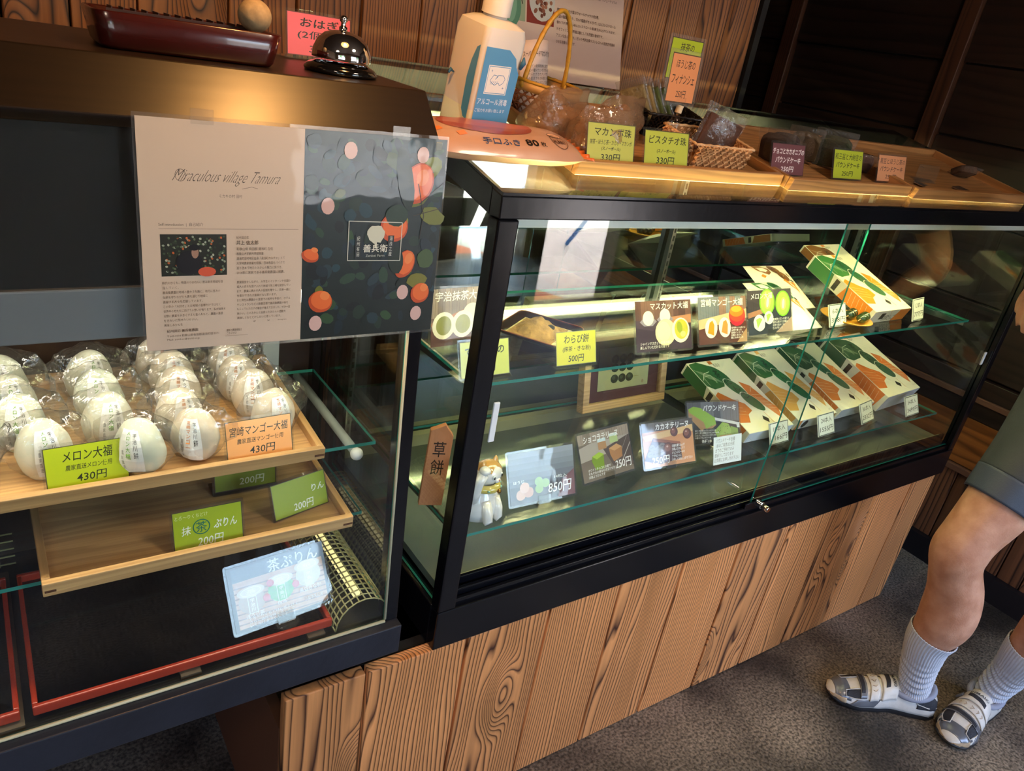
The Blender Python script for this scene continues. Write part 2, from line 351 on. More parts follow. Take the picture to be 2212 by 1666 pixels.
struct(build('floor', MB().box(-2.2, 4.3, -1.78, 3.2, -.12, 0), floor_mat()))
struct(build('ceiling', MB().box(-2.3, 4.4, -1.9, 3.3, 2.6, 2.7), mat('sooty_ceiling', '3a2a1f', .8)))
DARKWALL = mat('dark_plaster', '1a1411', .8, var=.2)
struct(build('wall_left', MB().box(-2.3, -2.2, -1.9, 3.3, 0, 2.6), mat('brown_plaster', '6b5644', .8)))
struct(build('wall_far', MB().box(-2.3, 4.4, 3.2, 3.3, 0, 2.6), DARKWALL))
struct(build('wall_side_room', MB().box(4.3, 4.4, -1.9, 3.3, 0, 2.6), mat('brown_plaster', '6b5644', .8)))
struct(build('wall_return', MB().box(2.86, 4.3, -.50, -.42, 0, 2.6), mat('brown_plaster', '6b5644', .8)))
# front wall behind the camera: window openings and an open doorway to the street
WF = mat('brown_plaster', '6b5644', .8)
fw = MB(); y0, y1 = -1.90, -1.78
fw.box(2.8, 3.46, y0, y1, -.10, .0); fw.box(-2.2, -1.5, y0, y1, 0, 2.6); fw.box(-1.5, 0, y0, y1, 0, .95); fw.box(0, 1.2, y0, y1, 0, 2.6)
fw.box(1.2, 2.7, y0, y1, 0, .95); fw.box(2.7, 2.8, y0, y1, 0, 2.6); fw.box(3.46, 4.3, y0, y1, 0, 2.6)
fw.box(-1.5, 0, y0, y1, 2.05, 2.6); fw.box(1.2, 2.7, y0, y1, 2.05, 2.6); fw.box(2.8, 3.46, y0, y1, 2.06, 2.6)
struct(build('wall_front', fw, WF))
for i, xs in enumerate(((1.2, 2.7), (-1.5, 0.0))):
    w = MB(); x0, x1 = xs
    w.box(x0, x1, -1.86, -1.82, .95, .99); w.box(x0, x1, -1.86, -1.82, 2.01, 2.05); w.box(x0, x0+.04, -1.86, -1.82, .99, 2.01); w.box(x1-.04, x1, -1.86, -1.82, .99, 2.01)
    w.box((x0+x1)/2-.02, (x0+x1)/2+.02, -1.86, -1.82, .99, 2.01)
    wo = struct(build('window_%d' % (i+1), w, mat('window_wood', '3a261a', .5)))
    build('pane', MB().box(x0+.04, x1-.04, -1.842, -1.838, .99, 2.01), PANE, wo)
dj = MB(); dj.box(2.80, 2.83, -1.9, -1.78, 0, 2.06); dj.box(3.43, 3.46, -1.9, -1.78, 0, 2.06); dj.box(2.83, 3.43, -1.9, -1.78, 2.03, 2.06)
struct(build('door_1', dj, mat('window_wood', '3a261a', .5)))
# the street outside, seen mirrored in the glass
struct(build('ground', MB().box(-14, 18, -5.2, -1.9, -.13, -.03), mat('sunlit_pale_concrete', 'aba59d', .9, bump=.3, bscale=40, var=.08)))
struct(build('ground_2', MB().box(-14, 18, -40, -5.2, -.14, -.04), mat('asphalt', '70706e', .9, bump=.4, bscale=120, var=.2)))
struct(build('doorstep', MB().prism([(1.6, -1.9), (3.22, -1.9), (2.95, -2.42), (2.3, -2.9), (1.6, -3.2)], -.12, -.015), mat('terracotta_paving', 'b05a34', .9, bump=.4, bscale=70, var=.3, vscale=20)))
struct(build('wall_opposite', MB().box(-14, 18, -24, -23.6, 0, 3.0), mat('pale_street_wall', 'a9a49a', .9, var=.1)))
BLUE = mat('blue_painted_steel', '3f7fc4', .4)
t = thing('trestle', 'blue tubular trestle standing on the sunlit pavement outside, mirrored in the glass', 'trestle', (4.45, -2.90, -.03))
for dx in (0, .9):
    build('leg', MB().tube([(dx-.3, -.25, .01), (dx, 0, .72)], .017), BLUE, t, True)
    build('leg', MB().tube([(dx+.3, -.25, .01), (dx, 0, .72)], .017), BLUE, t, True)
    build('leg', MB().tube([(dx, .3, .01), (dx, 0, .72)], .017), BLUE, t, True)
build('top_bar', MB().tube([(-.2, 0, .735), (1.1, 0, .735)], .017), BLUE, t, True)
for i, (x, y, r, h) in enumerate(((-5.5, -12, 1.6, 4.6), (-1.2, -13, 2.0, 5.4), (2.6, -14.5, 1.5, 4.4), (13, -13, 2.2, 5.6))):
    t = thing('street_tree', ['leftmost round street tree, behind the camera', 'broad round street tree facing the side window, behind the camera', 'smallest round street tree, facing the big window behind the camera', 'rightmost and biggest street tree, behind the camera'][i], 'tree', (x, y, -.03))
    build('trunk', MB().tube([(0, 0, 0), (.1, 0, h*.55)], [.16, .09], 10), mat('bark', '4a3b2c', .9), t, True)
    build('crown', MB().sphere((0, 0, h*.68), r, 14, 20, (1, 1, .85), lambda d: 1+.22*noise.noise(d*3.1+Vector((i, 0, 0)))), mat('leaf_green', '2f4a26', .8, bump=1, bscale=9, var=.4), t, True)

for i, (x, y, e_) in enumerate(((1.3, -.25, 10.0), (-.9, -.6, 5.0))):  # unseen fill lamps, added to raise and warm the light in the room
    t = thing('ceiling_lamp', ['round opal ceiling lamp above the customers in front of the long showcase', 'round opal ceiling lamp at the left, above the photographer'][i], 'lamp', (x, y, 2.52))
    build('lamp_bowl', MB().lathe([(.0001, 0), (.12, .004), (.19, .03), (.20, .055), (.0001, .055)], 32), mat('opal_glass_%d' % i, 'fff4e4', .4, emit='ffe6cc', es=e_), t, True)
    build('ceiling_plate', MB().lathe([(.0001, .0555), (.21, .0555), (.21, .079), (.0001, .079)], 32), WHITE, t, 'auto')

# wooden wall behind the counters: every plank on its own
ww = MB().box(-2.15, 2.05, 1.775, 1.80, 0, 2.6); wall_back = struct(build('wall_back', ww, DARKWALL))
edges = [-2.15, -1.93, -1.75, -1.52, -1.36, -1.14, -.95, -.76, -.58, -.36, -.17, -.02, .077, .185, .30, .47, .61, .756, .902, 1.05, 1.24, 1.38, 1.535, 1.674, 1.80, 1.92, 2.05]
for i, (a, b) in enumerate(zip(edges, edges[1:])):
    q = build('plank', MB().box(a+.002, b-.002, 1.75+.003*math.sin(i*5.1), 1.775, .0, 2.6), CEDARW, wall_back, bevel=.003)
struct(build('trim_1', MB().box(2.05, 2.075, 1.74, 1.86, 0, 2.6), mat('charred_post', '120d0b', .7)))
t = tag(build('power_cable', MB().tube([(2.30, 2.02+.01*math.sin(z*3), z) for z in [i*.13 for i in range(21)]], .0055, 8), mat('white_cable', 'd9d2c4', .5), smooth=True),
        'white cable running down the dark gap right of the plank wall', 'cable')
# right wall: vertical posts and dark boards above, board and planks below
wr = struct(build('wall_right', MB().box(2.82, 2.86, -.50, 3.2, 0, 2.6), DARKWALL))
for z0, z1 in ((.72, .95), (.95, 1.20), (1.20, 1.45), (1.45, 1.68), (1.68, 1.93), (1.93, 2.2), (2.2, 2.6)):
    for y0, y1 in ((-.5, .62), (.62, 1.47), (1.53, 2.16), (2.22, 3.2)):
        build('board', MB().box(2.800+.004*math.sin(z0*40), 2.82, y0+.001, y1-.001, z0+.003, z1-.003), DARKW, wr, bevel=.002)
POST = wood('reddish_dark_post', '4a2a1b', '1e0f09', 'Z', 1.0, .45, .8, knots=False, bump=.3)
for y in (1.5, 2.19):
    build('post', MB().box(2.775, 2.82, y-.03, y+.03, .70, 2.6), POST, wr, bevel=.003)
build('board', MB().box(2.785, 2.82, -.5, 3.2, .575, .635), DARKW, wr, bevel=.002)
build('rail', MB().box(2.775, 2.82, -.5, 3.2, .635, .655), mat('worn_rail', '6e4a38', .5), wr, bevel=.002)
build('board', MB().box(2.785, 2.82, -.5, 3.2, .655, .715), DARKW, wr, bevel=.002)
for y0, y1 in ((-.5, .35), (.35, 1.25), (1.25, 2.2), (2.2, 3.2)):
    build('board', MB().box(2.79, 2.82, y0+.001, y1-.001, .40, .572), WAIN, wr, bevel=.002)
build('rail', MB().box(2.775, 2.82, -.5, 3.2, .375, .397), mat('worn_rail', '6e4a38', .5), wr, bevel=.002)
y = -.5; k = 0
while y < 3.18:
    w_ = .085+.02*math.sin(k*2.7); build('plank', MB().box(2.795, 2.82, y+.002, min(y+w_, 3.2)-.002, .09, .373), WAINV, wr, bevel=.002); y += w_; k += 1
struct(build('baseboard_right', MB().box(2.77, 2.82, -.5, 3.2, 0, .09), mat('black_baseboard', '17141a', .5)))

# ================================================================== COUNTER BASE (burnt cedar planks)
base = thing('plank_counter', 'counter base of upright burnt cedar planks under the long glass showcase', 'counter', (0, 0, 0))
pe = [.321, .468, .671, .868, 1.062, 1.26, 1.461, 1.656, 1.85, 2.059, 2.259, 2.404]
for a, b in zip(pe, pe[1:]):
    build('plank', MB().box(a+.0032, b-.0032, .862+.0012*math.sin(a*37), .884, .002, .490), CEDAR, base, bevel=.0022)
build('side_board', MB().box(2.382, 2.404, .886, 1.40, .002, .488), CEDAR, base)
build('back_frame', MB().box(.345, 2.38, .888, .91, .002, .486), mat('dark_interior', '0c0908', .8), base)
build('left_board', MB().box(.325, .345, .888, 1.40, .002, .40), mat('raw_side_wood', '6b3e22', .7), base)
build('rear_board', MB().box(.345, 2.38, 1.38, 1.40, .002, .486), mat('dark_interior', '0c0908', .8), base)

# ================================================================== LONG SHOWCASE (right)
A12 = math.atan(.2126)
def topz(y): return 1.324+.2126*(y-.86)
sc = thing('glass_showcase', 'long black framed glass showcase on the cedar plank counter', 'display case')
X0, X1, YB = .594, 2.435, 1.415
f = MB()
f.box(X0, X1, .86, .885, .4905, .578)                       # face of the bottom frame
f.box(X0, X0+.022, .885, YB, .4905, .578); f.box(X1-.022, X1, .885, YB, .4905, .578); f.box(X0+.022, X1-.022, YB-.02, YB, .4905, .578)
build('base_frame', f, BLACK, sc, bevel=.0025)
g = MB()
for y, z0, z1 in ((.868, .578, .592), (.878, .578, .605), (.893, .578, .618)): g.box(X0+.02, X1-.022, y, y+.007, z0, z1)
build('sliding_track', g, BLACK, sc, bevel=.001)
build('front_post', MB().box(X0, X0+.036, .86, .888, .578, 1.2865), BLACK, sc, bevel=.003)
build('front_post', MB().box(X1-.030, X1, .86, .888, .578, 1.2865), BLACK, sc, bevel=.003)
build('rear_post', MB().prism([(YB-.03, .578), (YB, .578), (YB, topz(YB)-.012), (YB-.03, topz(YB-.03)-.012)], X0, X0+.025, 'x'), BLACK, sc)
build('rear_post', MB().prism([(YB-.03, .578), (YB, .578), (YB, topz(YB)-.012), (YB-.03, topz(YB-.03)-.012)], X1-.025, X1, 'x'), BLACK, sc)
f = MB(); f.prism([(.86, 1.287), (.888, 1.287), (.888, topz(.888)-.004), (.86, 1.320)], X0, X1, 'x')
build('top_front_bar', f, BLACK, sc, bevel=.002)
for xa, xb in ((X0, X0+.014), (X1-.014, X1)):
    build('top_side_bar', MB().prism([(.888, topz(.888)-.042), (YB, topz(YB)-.042), (YB, topz(YB)-.004), (.888, topz(.888)-.004)], xa, xb, 'x'), BLACK, sc)
build('top_rear_bar', MB().prism([(YB-.03, topz(YB-.03)-.042), (YB, topz(YB)-.042), (YB, topz(YB)-.004), (YB-.03, topz(YB-.03)-.004)], X0+.014, X1-.014, 'x'), BLACK, sc)
def pane(name, mb, parent): return build(name, mb, [PANE, EDGE], parent)
t = MB(); t.prism([(.861, topz(.861)-.004), (YB, topz(YB)-.004), (YB, topz(YB)), (.861, topz(.861))], X0+.001, X1-.001, 'x', 1, 0)
t.mi = [1, 1, 0, 1, 0, 1]
build('top_glass', t, [PANE, BLACK], sc)
s_ = MB(); s_.box(X0+.008, X0+.012, .89, YB-.03, .58, 1.30); s_.mi = [1, 1, 1, 0, 1, 0]; pane('side_glass', s_, sc)
s_ = MB(); s_.box(X1-.012, X1-.008, .89, YB-.03, .58, 1.30); s_.mi = [1, 1, 1, 0, 1, 0]; pane('side_glass', s_, sc)
dl = MB(); dl.box(X0+.034, 1.585, .8965, .9005, .606, 1.286); dl.mi = [1, 1, 0, 1, 0, 1]; d1 = pane('sliding_glass_door', dl, sc)
dr = MB(); dr.box(1.462, X1-.030, .8745, .8785, .594, 1.286); dr.mi = [1, 1, 0, 1, 0, 1]; d2 = pane('sliding_glass_door', dr, sc)
build('finger_pull', MB().box(.664, .676, .8925, .8965, .899, .974), WHITE, d1, bevel=.0015)
build('finger_pull', MB().box(2.378, 2.390, .8705, .8745, .870, .910), WHITE, d2, bevel=.0015)
build('interior_floor', MB().box(X0+.022, X1-.022, .901, YB-.02, .583, .600), mat('grey_green_case_floor', '6f756c', .4, var=.08, bump=.05), sc)
build('floor_lip', MB().box(X0+.03, X1-.03, .9005, .9055, .5995, .613), mat('cream_enamel', 'cfc9a2', .4), sc)
rr_ = MB(); rr_.box(X0+.03, X1-.03, 1.365, 1.385, .60, .63); build('rear_sill', rr_, mat('cream_enamel', 'cfc9a2', .4), sc)
for a, b, y in ((X0+.026, 1.53, 1.3955), (1.51, X1-.026, 1.402)):
    build('mirrored_sliding_door', MB().box(a, b, y, y+.004, .602, topz(1.39)-.046), MIRROR, sc)
for x in (X0+.03, 1.508, X1-.045):
    u = MB(); u.box(x, x+.014, 1.375, 1.389, .63, topz(1.375)-.045); up = build('shelf_upright', u, STEEL, sc)
    sl = MB(); z = .66
    while z < 1.36: sl.box(x+.0045, x+.0095, 1.3742, 1.3752, z, z+.014); z += .023
    build('slot_row', sl, mat('slot_dark', '15171a', .8), up)
h_ = MB(); h_.box(X0+.036, X1-.030, .9015, .9035, 1.264, 1.300); h_.box(X0+.036, X1-.030, .9035, .917, 1.286, 1.306); lampw = build('lamp_housing', h_, WHITE, sc, bevel=.003)
build('lamp_tube', MB().tube([(X0+.07, .929, 1.276), (X1-.07, .929, 1.276)], .009, 12), mat('lamp_tube_glow', 'fffbe6', .4, emit='f4eeaa', es=15), lampw, True)
lk = MB().lathe([(.0001, 0), (.0095, 0), (.0095, .016), (.0075, .017), (.0075, .034), (.006, .036), (.0001, .036)], 20)
build('lock_barrel', lk, CHROME, sc, 'auto', loc=(1.478, .870, .600), rot=(rad(90), 0, 0))
build('lock_plate', MB().box(1.43, 1.49, .8665, .8705, .591, .606), BLACK, sc, bevel=.001)
def shelf(name, x0, x1, ya, yb, z, parent, label=None):
    s = MB().box(x0, x1, ya, yb, z-.006, z); s.mi = [0, 0, 1, 1, 1, 1]; return build(name, s, [PANE, EDGE], parent)
mid = shelf('glass_shelf', .640, 2.315, .925, 1.335, .995, sc); low = shelf('glass_shelf', .640, 2.315, .902, 1.285, .705, sc)
for zz, ya, pr in ((.989, .93, mid), (.699, .91, low)):
    for x in (X0+.055, 1.515, X1-.135):
        build('shelf_bracket', MB().prism([(ya, zz-.012), (1.375, zz-.030), (1.375, zz-.0005), (ya, zz-.0005)], x, x+.004, 'x'), STEEL, sc)

# ================================================================== SMALL SHOWCASE (left)
LX0, LX1 = -.62, .51
lc = thing('tall_showcase', 'black topped glass showcase standing left of the long showcase, glossy poster taped to its front', 'display case')
def Ly(z): return .857+(z-.604)*(.903-.857)/(1.379-.604)
WBK = wood('dark_brown_lacquered_wood', '20140a', '140c06', 'X', 2.0, .34, .5, knots=False, bump=.03, coat=0, ring=16)
build('bottom_bar', MB().box(LX0, LX1, .838, .862, .545, .604), mat('painted_wood_bar', '20232c', .4, bump=.2, bscale=60, var=.25), lc, bevel=.002)
build('bottom_bar', MB().box(LX0, LX1-.02, .862, .875, .528, .556), mat('raw_side_wood', '6b3e22', .7), lc, bevel=.001)
build('case_bottom', MB().box(LX0, LX1, .862, 1.27, .556, .600), BLACK2, lc)
build('beaded_strip', MB().tube([(LX0, .8555, .6065), (LX1-.024, .8555, .6065)], .0028, 6), mat('cream_bead', 'b9b391', .4), lc, True)
g = MB(); g.prism([(Ly(.604), .604), (Ly(.604)+.005, .604), (Ly(1.376)+.005, 1.376), (Ly(1.376), 1.376)], LX0, LX1-.024, 'x'); g.mi = [1, 1, 1, 0, 1, 0]
lg = pane('front_glass', g, lc)
build('corner_post', MB().prism([(Ly(.604)-.001, .604), (Ly(.604)+.03, .604), (Ly(1.379)+.03, 1.379), (Ly(1.379)-.001, 1.379)], LX1-.022, LX1, 'x'), BLACK, lc, bevel=.002)
build('beaded_strip', MB().tube([(LX1-.0235, Ly(.61)-.001, .61), (LX1-.0235, Ly(1.13)-.001, 1.13)], .0022, 6), mat('cream_bead', 'b9b391', .4), lc, True)
build('post_cap', MB().box(LX1-.006, LX1+.0035, Ly(1.35)-.004, Ly(1.35)+.012, 1.322, 1.378), mat('clear_grey_plastic', '8f9a98', .2, coat=.5), lc, bevel=.001)
build('upper_panel', MB().prism([(.903+.012, 1.190), (.903+.020, 1.190), (.903+.026, 1.379), (.903+.018, 1.379)], LX0, LX1-.024, 'x'), mat('matt_black_board', '07070c', .6), lc)
build('valance', MB().box(LX0, LX1-.20, .912, .916, 1.126, 1.188), mat('grey_metal_valance', '8a8f98', .35, metal=.3), lc, bevel=.003)
f = MB(); f.prism([(.900, 1.379), (.952, 1.434), (1.255, 1.435), (1.255, 1.419), (.962, 1.417), (.910, 1.366)], LX0, LX1, 'x')
build('top', f, WBK, lc, bevel=.0018)
build('side_frame', MB().prism([(.93, 1.378), (.966, 1.415), (1.255, 1.418), (1.255, 1.34), (.93, 1.34)], LX1-.012, LX1-.001, 'x'), BLACK, lc)
build('rear_post', MB().box(LX1-.024, LX1, 1.235, 1.26, .600, 1.34), BLACK, lc)
g = MB().box(LX1-.010, LX1-.006, .895, 1.235, .604, 1.34); g.mi = [1, 1, 1, 0, 1, 0]; pane('side_glass', g, lc)
build('rear_panel', MB().box(LX0, LX1-.024, 1.256, 1.262, .600, 1.418), mat('dark_back_panel', '241813', .35, coat=.2), lc)
for x in (.395, .330):
    build('rear_upright', MB().box(x, x+.03, 1.245, 1.2615, .602, 1.412), mat('pale_grey_upright', '9aa0a4', .35), lc)
gs = MB().box(LX0, .488, .955, 1.235, .893, .899); gs.mi = [0, 0, 1, 1, 1, 1]; build('glass_shelf', gs, [PANE, EDGE], lc)
gs = MB().box(LX0, .470, .945, 1.235, .768, .774); gs.mi = [0, 0, 1, 1, 1, 1]; build('glass_shelf', gs, [PANE, EDGE], lc)
br = build('shelf_arm', MB().tube([(.458, 1.24, .886), (.458, .962, .879)], .0075, 12), mat('off_white_arm', 'b9bfb4', .4), lc, True)
build('arm_end', MB().sphere((.458, .958, .8785), .0105, 8, 12), WHITE, br, True)
build('arm_screw', MB().lathe([(.0001, 0), (.009, 0), (.009, .006), (.0001, .008)], 16), clear('clear_acrylic', (.93, .95, .94)), br, 'auto', loc=(.44, 1.243, .905), rot=(rad(90), 0, 0))
# lit lamp under the mesh, and the lamp under the top
build('lamp_tube', MB().tube([(LX0+.05, .935, 1.160), (.44, .935, 1.160)], .0085, 12), mat('lamp_tube_glow2', 'fffdf4', .4, emit='fff4dc', es=11), lc, True)
build('lamp_tube', MB().tube([(.452, .90, .640), (.452, 1.20, .640)], .007, 10), mat('lamp_tube_warm', 'fff3c0', .4, emit='ffe9a0', es=.25), lc, True)
def arch(x, w, h, t): return (x-w/2*math.cos(PI*t), h*math.sin(PI*t))
me_ = MB()
for k in range(30):
    y = .866+k*.0128
    me_.tube([(.452-.048*math.cos(PI*t/10), y, .605+.052*math.sin(PI*t/10)) for t in range(11)], .0013, 5)
for t in [i/14 for i in range(15)]:
    me_.tube([(.452-.048*math.cos(PI*t), y, .605+.052*math.sin(PI*t)) for y in (.866, 1.0, 1.12, 1.238)], .0013, 5)
m_ = build('curved_wire_mesh', me_, mat('cream_coated_mesh', 'b5ac74', .35, metal=.3), lc, True); m_['kind'] = 'stuff'
me_ = MB()
for k in range(22): me_.tube([(-.40+k*.0175, 1.215, .606), (-.40+k*.0175, 1.222, .665)], .0014, 5)
for k in range(5): me_.tube([(-.41, 1.215+.0018*k, .610+.0135*k), (-.02+.01, 1.215+.0018*k, .610+.0135*k)], .0014, 5)
m_ = build('rear_wire_mesh', me_, mat('cream_coated_mesh', 'b5ac74', .35, metal=.3), lc, True); m_['kind'] = 'stuff'
for i, x in enumerate((-.30, -.05, .17, .36)):
    build('runner', MB().box(x, x+.028, .868, 1.20, .6005, .607), mat('pale_runner_wood', '5d5140', .6), lc)

def wood_tray(name, label, w, d, h, t, loc, rot, grp, mw=OAK, my=OAKY, floor_t=.005, extra=None):
    r = thing(name, label, 'tray', loc, rot, grp)
    build('tray_floor', MB().box(t, w-t, t, d-t, 0, floor_t), mw, r)
    for a in ((0, w, 0, t), (0, w, d-t, d)):
        q = MB().prism([(a[0], 0), (a[1], 0), (a[1], h), (a[0], h)], a[2], a[3], 'y'); build('tray_rim', q, mw, r, bevel=.001)
    for a in ((0, t), (w-t, w)):
        build('tray_rim', MB().box(a[0], a[1], t, d-t, 0, h), my, r, bevel=.001)
    for x in (0, w):
        for z in (h*.3,):
            build('corner_key', MB().box(x-.0006 if x else -.0006, x+.0006, .002, t-.001, z, z+.0035), mat('dark_key_wood', '5a3218', .5), r)
            build('corner_key', MB().box(max(0, x-t-.006) if x else .002, x-.001 if x else t+.005, -.0006, .0006, z, z+.0035), mat('dark_key_wood', '5a3218', .5), r)
    return r
TA = math.atan(.08)
wood_tray('wooden_tray', 'pale oak tray full of wrapped rice cakes on the upper glass shelf', .685, .30, .019, .010, (-.293, .9285, .900), (TA, 0, 0), None)
wood_tray('wooden_tray', 'pale oak tray with green price cards on the lower glass shelf', .422, .30, .021, .010, (.016, .9085, .7755), (TA*.8, 0, 0), None)
def lacquer_tray(label, x0, x1, y0, y1, z):
    r = thing('lacquer_tray', label, 'tray', (x0, y0, z)); w = x1-x0; d = y1-y0
    BL = mat('black_lacquer', '08080a', .08, coat=.8); RD = mat('red_lacquer', 'b23a25', .25, coat=.5)
    build('tray_floor', MB().box(.004, w-.004, .004, d-.004, 0, .004), BL, r)
    for a in ((0, w, 0, .007), (0, w, d-.007, d), (0, .007, .007, d-.007), (w-.007, w, .007, d-.007)):
        build('rim', MB().box(a[0], a[1], a[2], a[3], .001, .017), RD, r, bevel=.002)
    return r
lacquer_tray('black lacquer tray with a red rim at the bottom of the left showcase', -.012, .402, .876, 1.165, .608)
lacquer_tray('second red rimmed lacquer tray, cut off by the left edge of the picture', -.44, -.026, .876, 1.165, .608)

# ------------------------------------------------------------------ price cards
def holder(root, w, h, tilt, lip=.024):
    """L-shaped clear acrylic holder: sloping face, folded foot running back"""
    M = face_matrix(w, tilt); mb = MB(); mb.M = M
    mb.box(0, w, 0, h, -.0036, -.0025)
    o = build('acrylic_face', mb, ACRYL, root, bevel=.0004)
    ft = MB().prism([(-.002, 0), (h*.62, -.0), (h*.62, .0018), (.004, .0018)], -w/2, w/2, 'x')
    build('acrylic_foot', ft, ACRYL, root, bevel=.0004)
def disc_stand(root, w, h, tilt):
    """small clear clip stand on an eight-sided foot"""
    oc = [(.021*math.cos(PI/8+k*PI/4), .015*math.sin(PI/8+k*PI/4)-.004) for k in range(8)]
    build('stand_foot', MB().prism(oc, .0003, .004), ACRYL, root, bevel=.0008)
    mb = MB(); mb.M = face_matrix(.03, tilt, -.003, .002); mb.box(0, .03, 0, .018, .0005, .0018); mb.box(0, .03, 0, .018, -.003, -.002); build('stand_clip', mb, ACRYL, root, bevel=.0004)
def price_card(label, c, z, yaw, w, h, tilt, art, tart=None, kind='holder', m=None, group=None, name='price_card', bleed=.0, rot=None):
    r = thing(name, label, 'price card' if name == 'price_card' else 'sign', (c[0], c[1], z), rot or (0, 0, rad(yaw)), group); t = rad(tilt)
    if kind == 'holder': holder(r, w, h, t)
    elif kind == 'disc':
        disc_stand(r, w, h, t)
        mb = MB(); mb.M = face_matrix(w, t, 0, .004)
        pts = []
        for cx, cy, a0 in ((w-.005, .005, -90), (w-.005, h-.005, 0), (.005, h-.005, 90), (.005, .005, 180)):
            for k in range(5): pts.append((cx+.005*math.cos(rad(a0+k*22.5)), cy+.005*math.sin(rad(a0+k*22.5))))
        mb.prism(pts, -.0010, -.0002); build('laminate_sleeve', mb, SLEEVE, r)
    elif kind == 'block':
        build('acrylic_foot', MB().prism([(-.012, 0), (h*.75, 0), (h*.75, .002), (.006, .002), (.006, .008), (-.012, .008)], -w*.36, w*.36, 'x'), ACRYL, r, bevel=.0005)
        mb = MB(); mb.M = face_matrix(w, t, 0, .004); mb.box(0, w, 0, h, -.0030, -.0004); build('card_block', mb, mat('white_card_block', 'dfe4dc', .4), r, bevel=.0004)
    z0 = .004 if kind in ('disc', 'block') else .002
    b = {'holder': .003, 'disc': .0045, 'block': .001}[kind]; top = .006 if kind == 'holder' else b
    A = Art(w-2*b, h-b-top); art(A)
    M = face_matrix(w-2*b, t, 0, z0) @ Matrix.Translation((0, b, -.0020 if kind == 'holder' else .0001))
    A.build('printed_card', m or (INKC if kind == 'holder' else INK), r, M); return r
def txt_card(bg, lines, border='4b4a30', ink='1c2418'):
    def f(A):
        A.rect(0, 0, 1, 1, border); A.rect(.012, .018, .988, .982, bg)
        for L in lines:
            t, x0, y0, x1, y1 = L[:5]; A.text(t, x0, y0, x1, y1, L[5] if len(L) > 5 else ink, L[6] if len(L) > 6 else .018, .12)
    return f
LIME, OCH, SALM = 'b9c935', 'c5c83a', 'e3a26b'
price_card('lime green price card in front of the melon rice cakes', (.0821, .9425), .9055, 2.7, .1006, .066, 14, txt_card('b4c414', [('メロン大福', .22, .62, .82, .88), ('農家直送メロン使用', .24, .42, .80, .55), ('430円', .36, .12, .72, .33)]))
price_card('orange price card in front of the mango rice cakes', (.3022, .9425), .9055, 2.7, .102, .068, 16, txt_card('f0a860', [('宮崎マンゴー大福', .06, .62, .94, .86), ('農家直送マンゴー使用', .16, .42, .86, .55), ('430円', .34, .12, .72, .33)]))
def pud(A):
    txt_card('a9bd13', [('とろ〜りくちどけ', .04, .80, .50, .90, 'eef2b0', .0), ('抹', .12, .40, .25, .62, 'f6f8e8', .03), ('ぷりん', .58, .44, .92, .66, 'f6f8e8', .02), ('200円', .34, .06, .70, .30, 'f6f8e8', .02)])(A)
    A.ell(.40, .55, .125, .19, '16705a'); A.ell(.40, .55, .108, .165, 'a9bd13'); A.text('茶', .32, .42, .48, .68, '16705a', .04)
price_card('lime green pudding price card with a ringed tea character, standing upright on the lower tray', (.2253, .9235), .7795, 0, .102, .070, 15, pud)
def pud2(A):
    txt_card('97ab20', [('200円', .36, .08, .72, .32, 'f0f2e0', .02), ('りん', .72, .48, .96, .68, 'f0f2e0', .02)])(A)
price_card('green price card at the right end of the lower tray under crumpled foil glare', (.3755, .957), .7820, 13.2, .1026, .066, 20, pud2, m=INKP)
price_card('dim green price card behind the others under the upper tray', (.310, 1.04), .7895, 0, .103, .066, 12, txt_card('7f8f1c', [('200円', .40, .10, .80, .34, 'd8dcc0', .02), ('ほうじ茶ぷりん', .08, .5, .92, .75, 'd8dcc0', .02)]))
def cupart(A):
    A.rect(0, 0, 1, 1, '2a2c30'); A.rect(.04, .04, .97, .76, 'c49a78')
    for i in range(9): A.poly([(.04, .10+i*.08), (.97, -.02+i*.08+.06), (.97, .0+i*.08+.06), (.04, .12+i*.08)] if .10+i*.08 < .7 else [(.04, .7), (.05, .7), (.05, .71)], '8a6248')
    A.rect(.04, .76, .97, .97, '33383f'); A.text('茶ぷりん', .40, .76, .93, .96, 'e4e6ea', .02)
    for cx, col, cy in ((.20, 'b09a84', .42), (.50, '5fa63a', .46), (.80, 'cfc4a2', .55)):
        A.ell(cx, cy, .135, .19, col); A.ell(cx, cy+.15, .14, .085, 'd9cbb6'); A.ring(cx, cy+.15, .10, .06, .0012, 'f4f4ee'); A.text('茶', cx-.055, cy+.115, cx+.055, cy+.185, 'f4f4ee', .02)
        A.rect(cx-.045, cy-.19, cx+.045, cy+.07, 'dfe3d8'); A.rect(cx-.038, cy-.18, cx+.038, cy+.06, col); A.text('宇\n治\n川', cx-.022, cy-.16, cx+.022, cy+.04, 'f4f4ee', .02)
    for x, y in ((.345, .40), (.655, .46), (.40, .60)): A.ell(x, y, .038, .058, 'c8262b')
    A.text('ほうじ茶', .12, .17, .30, .24, 'f0ece4', .03); A.text('抹茶', .44, .22, .54, .28, 'f0ece4', .03); A.text('黒豆きな粉', .68, .29, .92, .36, 'f0ece4', .03)
    A.text('とろーりくちどけに仕上げて\nさらに濃厚な味を楽しんで\nいただけるぷりんです', .14, .03, .64, .18, 'f0ece4', .02); A.text('京都牛乳使用', .72, .14, .92, .20, 'f0ece4', .02)
price_card('laminated photo card of three tea puddings leaning on the lacquer tray', (.3336, .8985), .6255, 5.8, .1669, .1100, 27.8, cupart, kind='disc', m=INKG)
